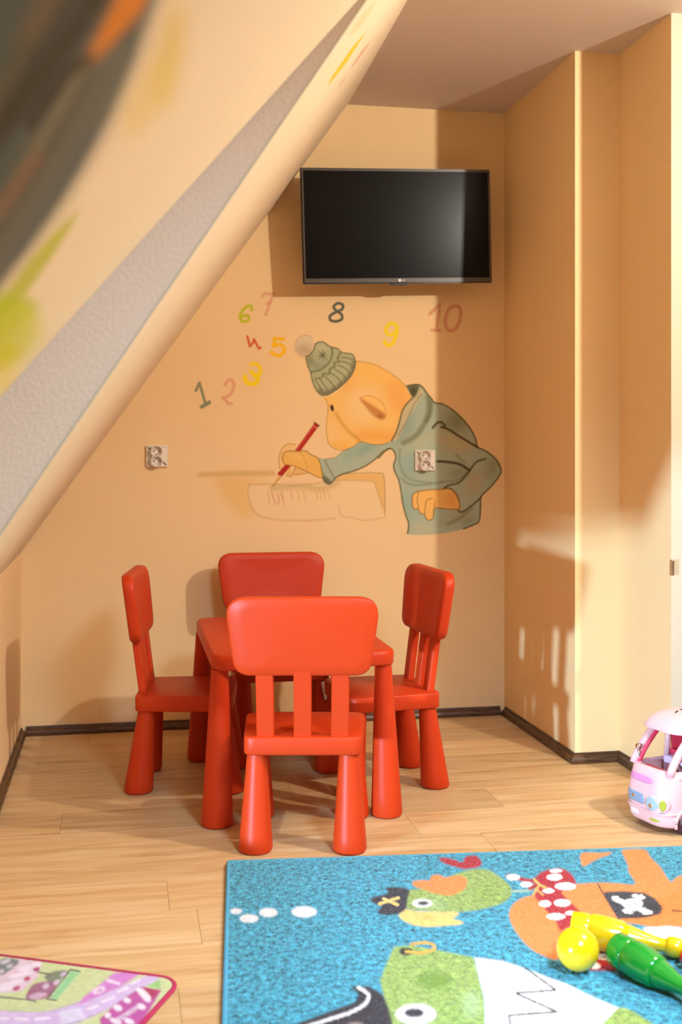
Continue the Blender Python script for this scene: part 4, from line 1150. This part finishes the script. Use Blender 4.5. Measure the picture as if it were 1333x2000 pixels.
# stickers and lights follow the curved front
def front_patch(name, y0, y1, z0, z1, m, lift=.0015, ny=10, nz=6, round_=.3):
    b_ = bmesh.new(); G_ = []
    def fxy(y, z):
        w2 = BW/2; f = fx(z); ay = abs(y); c_ = w2-.055
        return f if ay < c_ else f-.055+math.sqrt(max(0, .055**2-(ay-c_)**2))
    yc, zc, hy, hz = (y0+y1)/2, (z0+z1)/2, (y1-y0)/2, (z1-z0)/2
    for i in range(nz+1):
        v = -1+2*i/nz; row = []
        for j in range(ny+1):
            u = -1+2*j/ny
            k = 1-round_*(abs(v)**3)
            y_, z_ = yc+hy*u*k, zc+hz*v*(1-round_*.5*abs(u)**3)
            nx_, nyy = 1.0, 0.0
            if abs(y_) > BW/2-.055:
                s_n = (abs(y_)-(BW/2-.055))/.055; nyy = math.copysign(min(1, s_n), y_); nx_ = math.sqrt(max(0, 1-nyy*nyy))
            row.append((fxy(y_, z_)+lift*nx_, y_+lift*nyy, z_, nx_, nyy))
        G_.append(row)
    A_ = [[b_.verts.new(p_[:3]) for p_ in r_] for r_ in G_]
    B_ = [[b_.verts.new((p_[0]-(lift+.001)*p_[3], p_[1]-(lift+.001)*p_[4], p_[2])) for p_ in r_] for r_ in G_]
    for i in range(nz):
        for j in range(ny):
            b_.faces.new((A_[i][j], A_[i][j+1], A_[i+1][j+1], A_[i+1][j])); b_.faces.new((B_[i][j], B_[i+1][j], B_[i+1][j+1], B_[i][j+1]))
    for j in range(ny):
        b_.faces.new((A_[0][j], B_[0][j], B_[0][j+1], A_[0][j+1])); b_.faces.new((A_[nz][j], A_[nz][j+1], B_[nz][j+1], B_[nz][j]))
    for i in range(nz):
        b_.faces.new((A_[i][0], A_[i+1][0], B_[i+1][0], B_[i][0])); b_.faces.new((A_[i][ny], B_[i][ny], B_[i+1][ny], A_[i+1][ny]))
    return obj(name, b_, m, bus, True)
M_grl = mat('grille_print', lin((150, 166, 190)), rough=.3)
M_grd = mat('grille_lines', lin((120, 136, 170)), rough=.3)
front_patch('bonnet_sticker', -.070, .040, .136, .154, M_pk3)
g_ = front_patch('grille', -.078, .012, .074, .104, M_grl, .0012, round_=.1)
for k in range(4): front_patch('grille_bar', -.074, .008, .079+k*.006, .0805+k*.006, M_grd, .0020, nz=1, round_=0)
front_patch('emblem', -.040, -.026, .084, .096, M_metal, .0028, ny=6, round_=.6)
for s in (1, -1):
    a_, b2 = (.024, .060) if s > 0 else (-.092, -.082)
    if s > 0:
        front_patch('headlamp_rim', .018, .086, .062, .112, M_pk, .0022, ny=14, nz=10, round_=.4)
        front_patch('headlamp', .024, .064, .068, .106, M_lamp, .0045, ny=12, nz=8, round_=.45)
        front_patch('lens_detail', .036, .050, .074, .088, M_chr, .006, ny=6, nz=6, round_=.6)
        front_patch('turn_signal', .067, .080, .071, .104, M_yg, .0045, ny=6, nz=8, round_=.5)
front_patch('fog_lamp', .030, .066, .036, .044, M_yg, .0016, nz=4, round_=.5)
front_patch('licence_plate', -.052, -.018, .036, .054, mat('white_plate', lin((225, 205, 205)), rough=.35), .002, round_=.1)
front_patch('bumper_lip', -.0915, .0915, .058, .063, M_pk, .003, ny=20, nz=3, round_=0)
# window sill line and a side sticker panel, lilac side pane
obj('window_pane', box(.052, .098, BW/2-.016, BW/2-.014, .178, .27), mat('lilac_pane', lin((214, 222, 244)), rough=.1), bus)
obj('sill', box(-.19, .14, BW/2-.003, BW/2+.002, .160, .166, .002), M_pk, bus)
for x_ in (.115, -.12):
    for s in (1, -1):
        wh = lathe([(.020, -.014), (.030, -.014), (.034, -.010), (.034, .010), (.030, .014), (.020, .014)], 28)
        xform(wh, Matrix.Translation((x_, s*(BW/2-.014), .034)) @ Matrix.Rotation(math.pi/2, 4, 'X'))
        wo_ = obj('wheel', wh, M_tyre, bus); smooth_by_angle(wo_)
        hb = xform(lathe([(.002, -.004), (.018, -.003), (.020, .003), (.010, .006)], 20), Matrix.Translation((x_, s*(BW/2+.001), .034)) @ Matrix.Rotation(-s*math.pi/2, 4, 'X'))
        obj('hubcap', hb, M_chr, wo_, True)
        pts = [(x_+.040*math.cos(a), s*(BW/2+.001), max(.034+.040*math.sin(a), .02)) for a in np.linspace(-.3, math.pi+.3, 14)]
        obj('wheel_arch', tube(pts, .0045, 8), M_pk, bus, True)
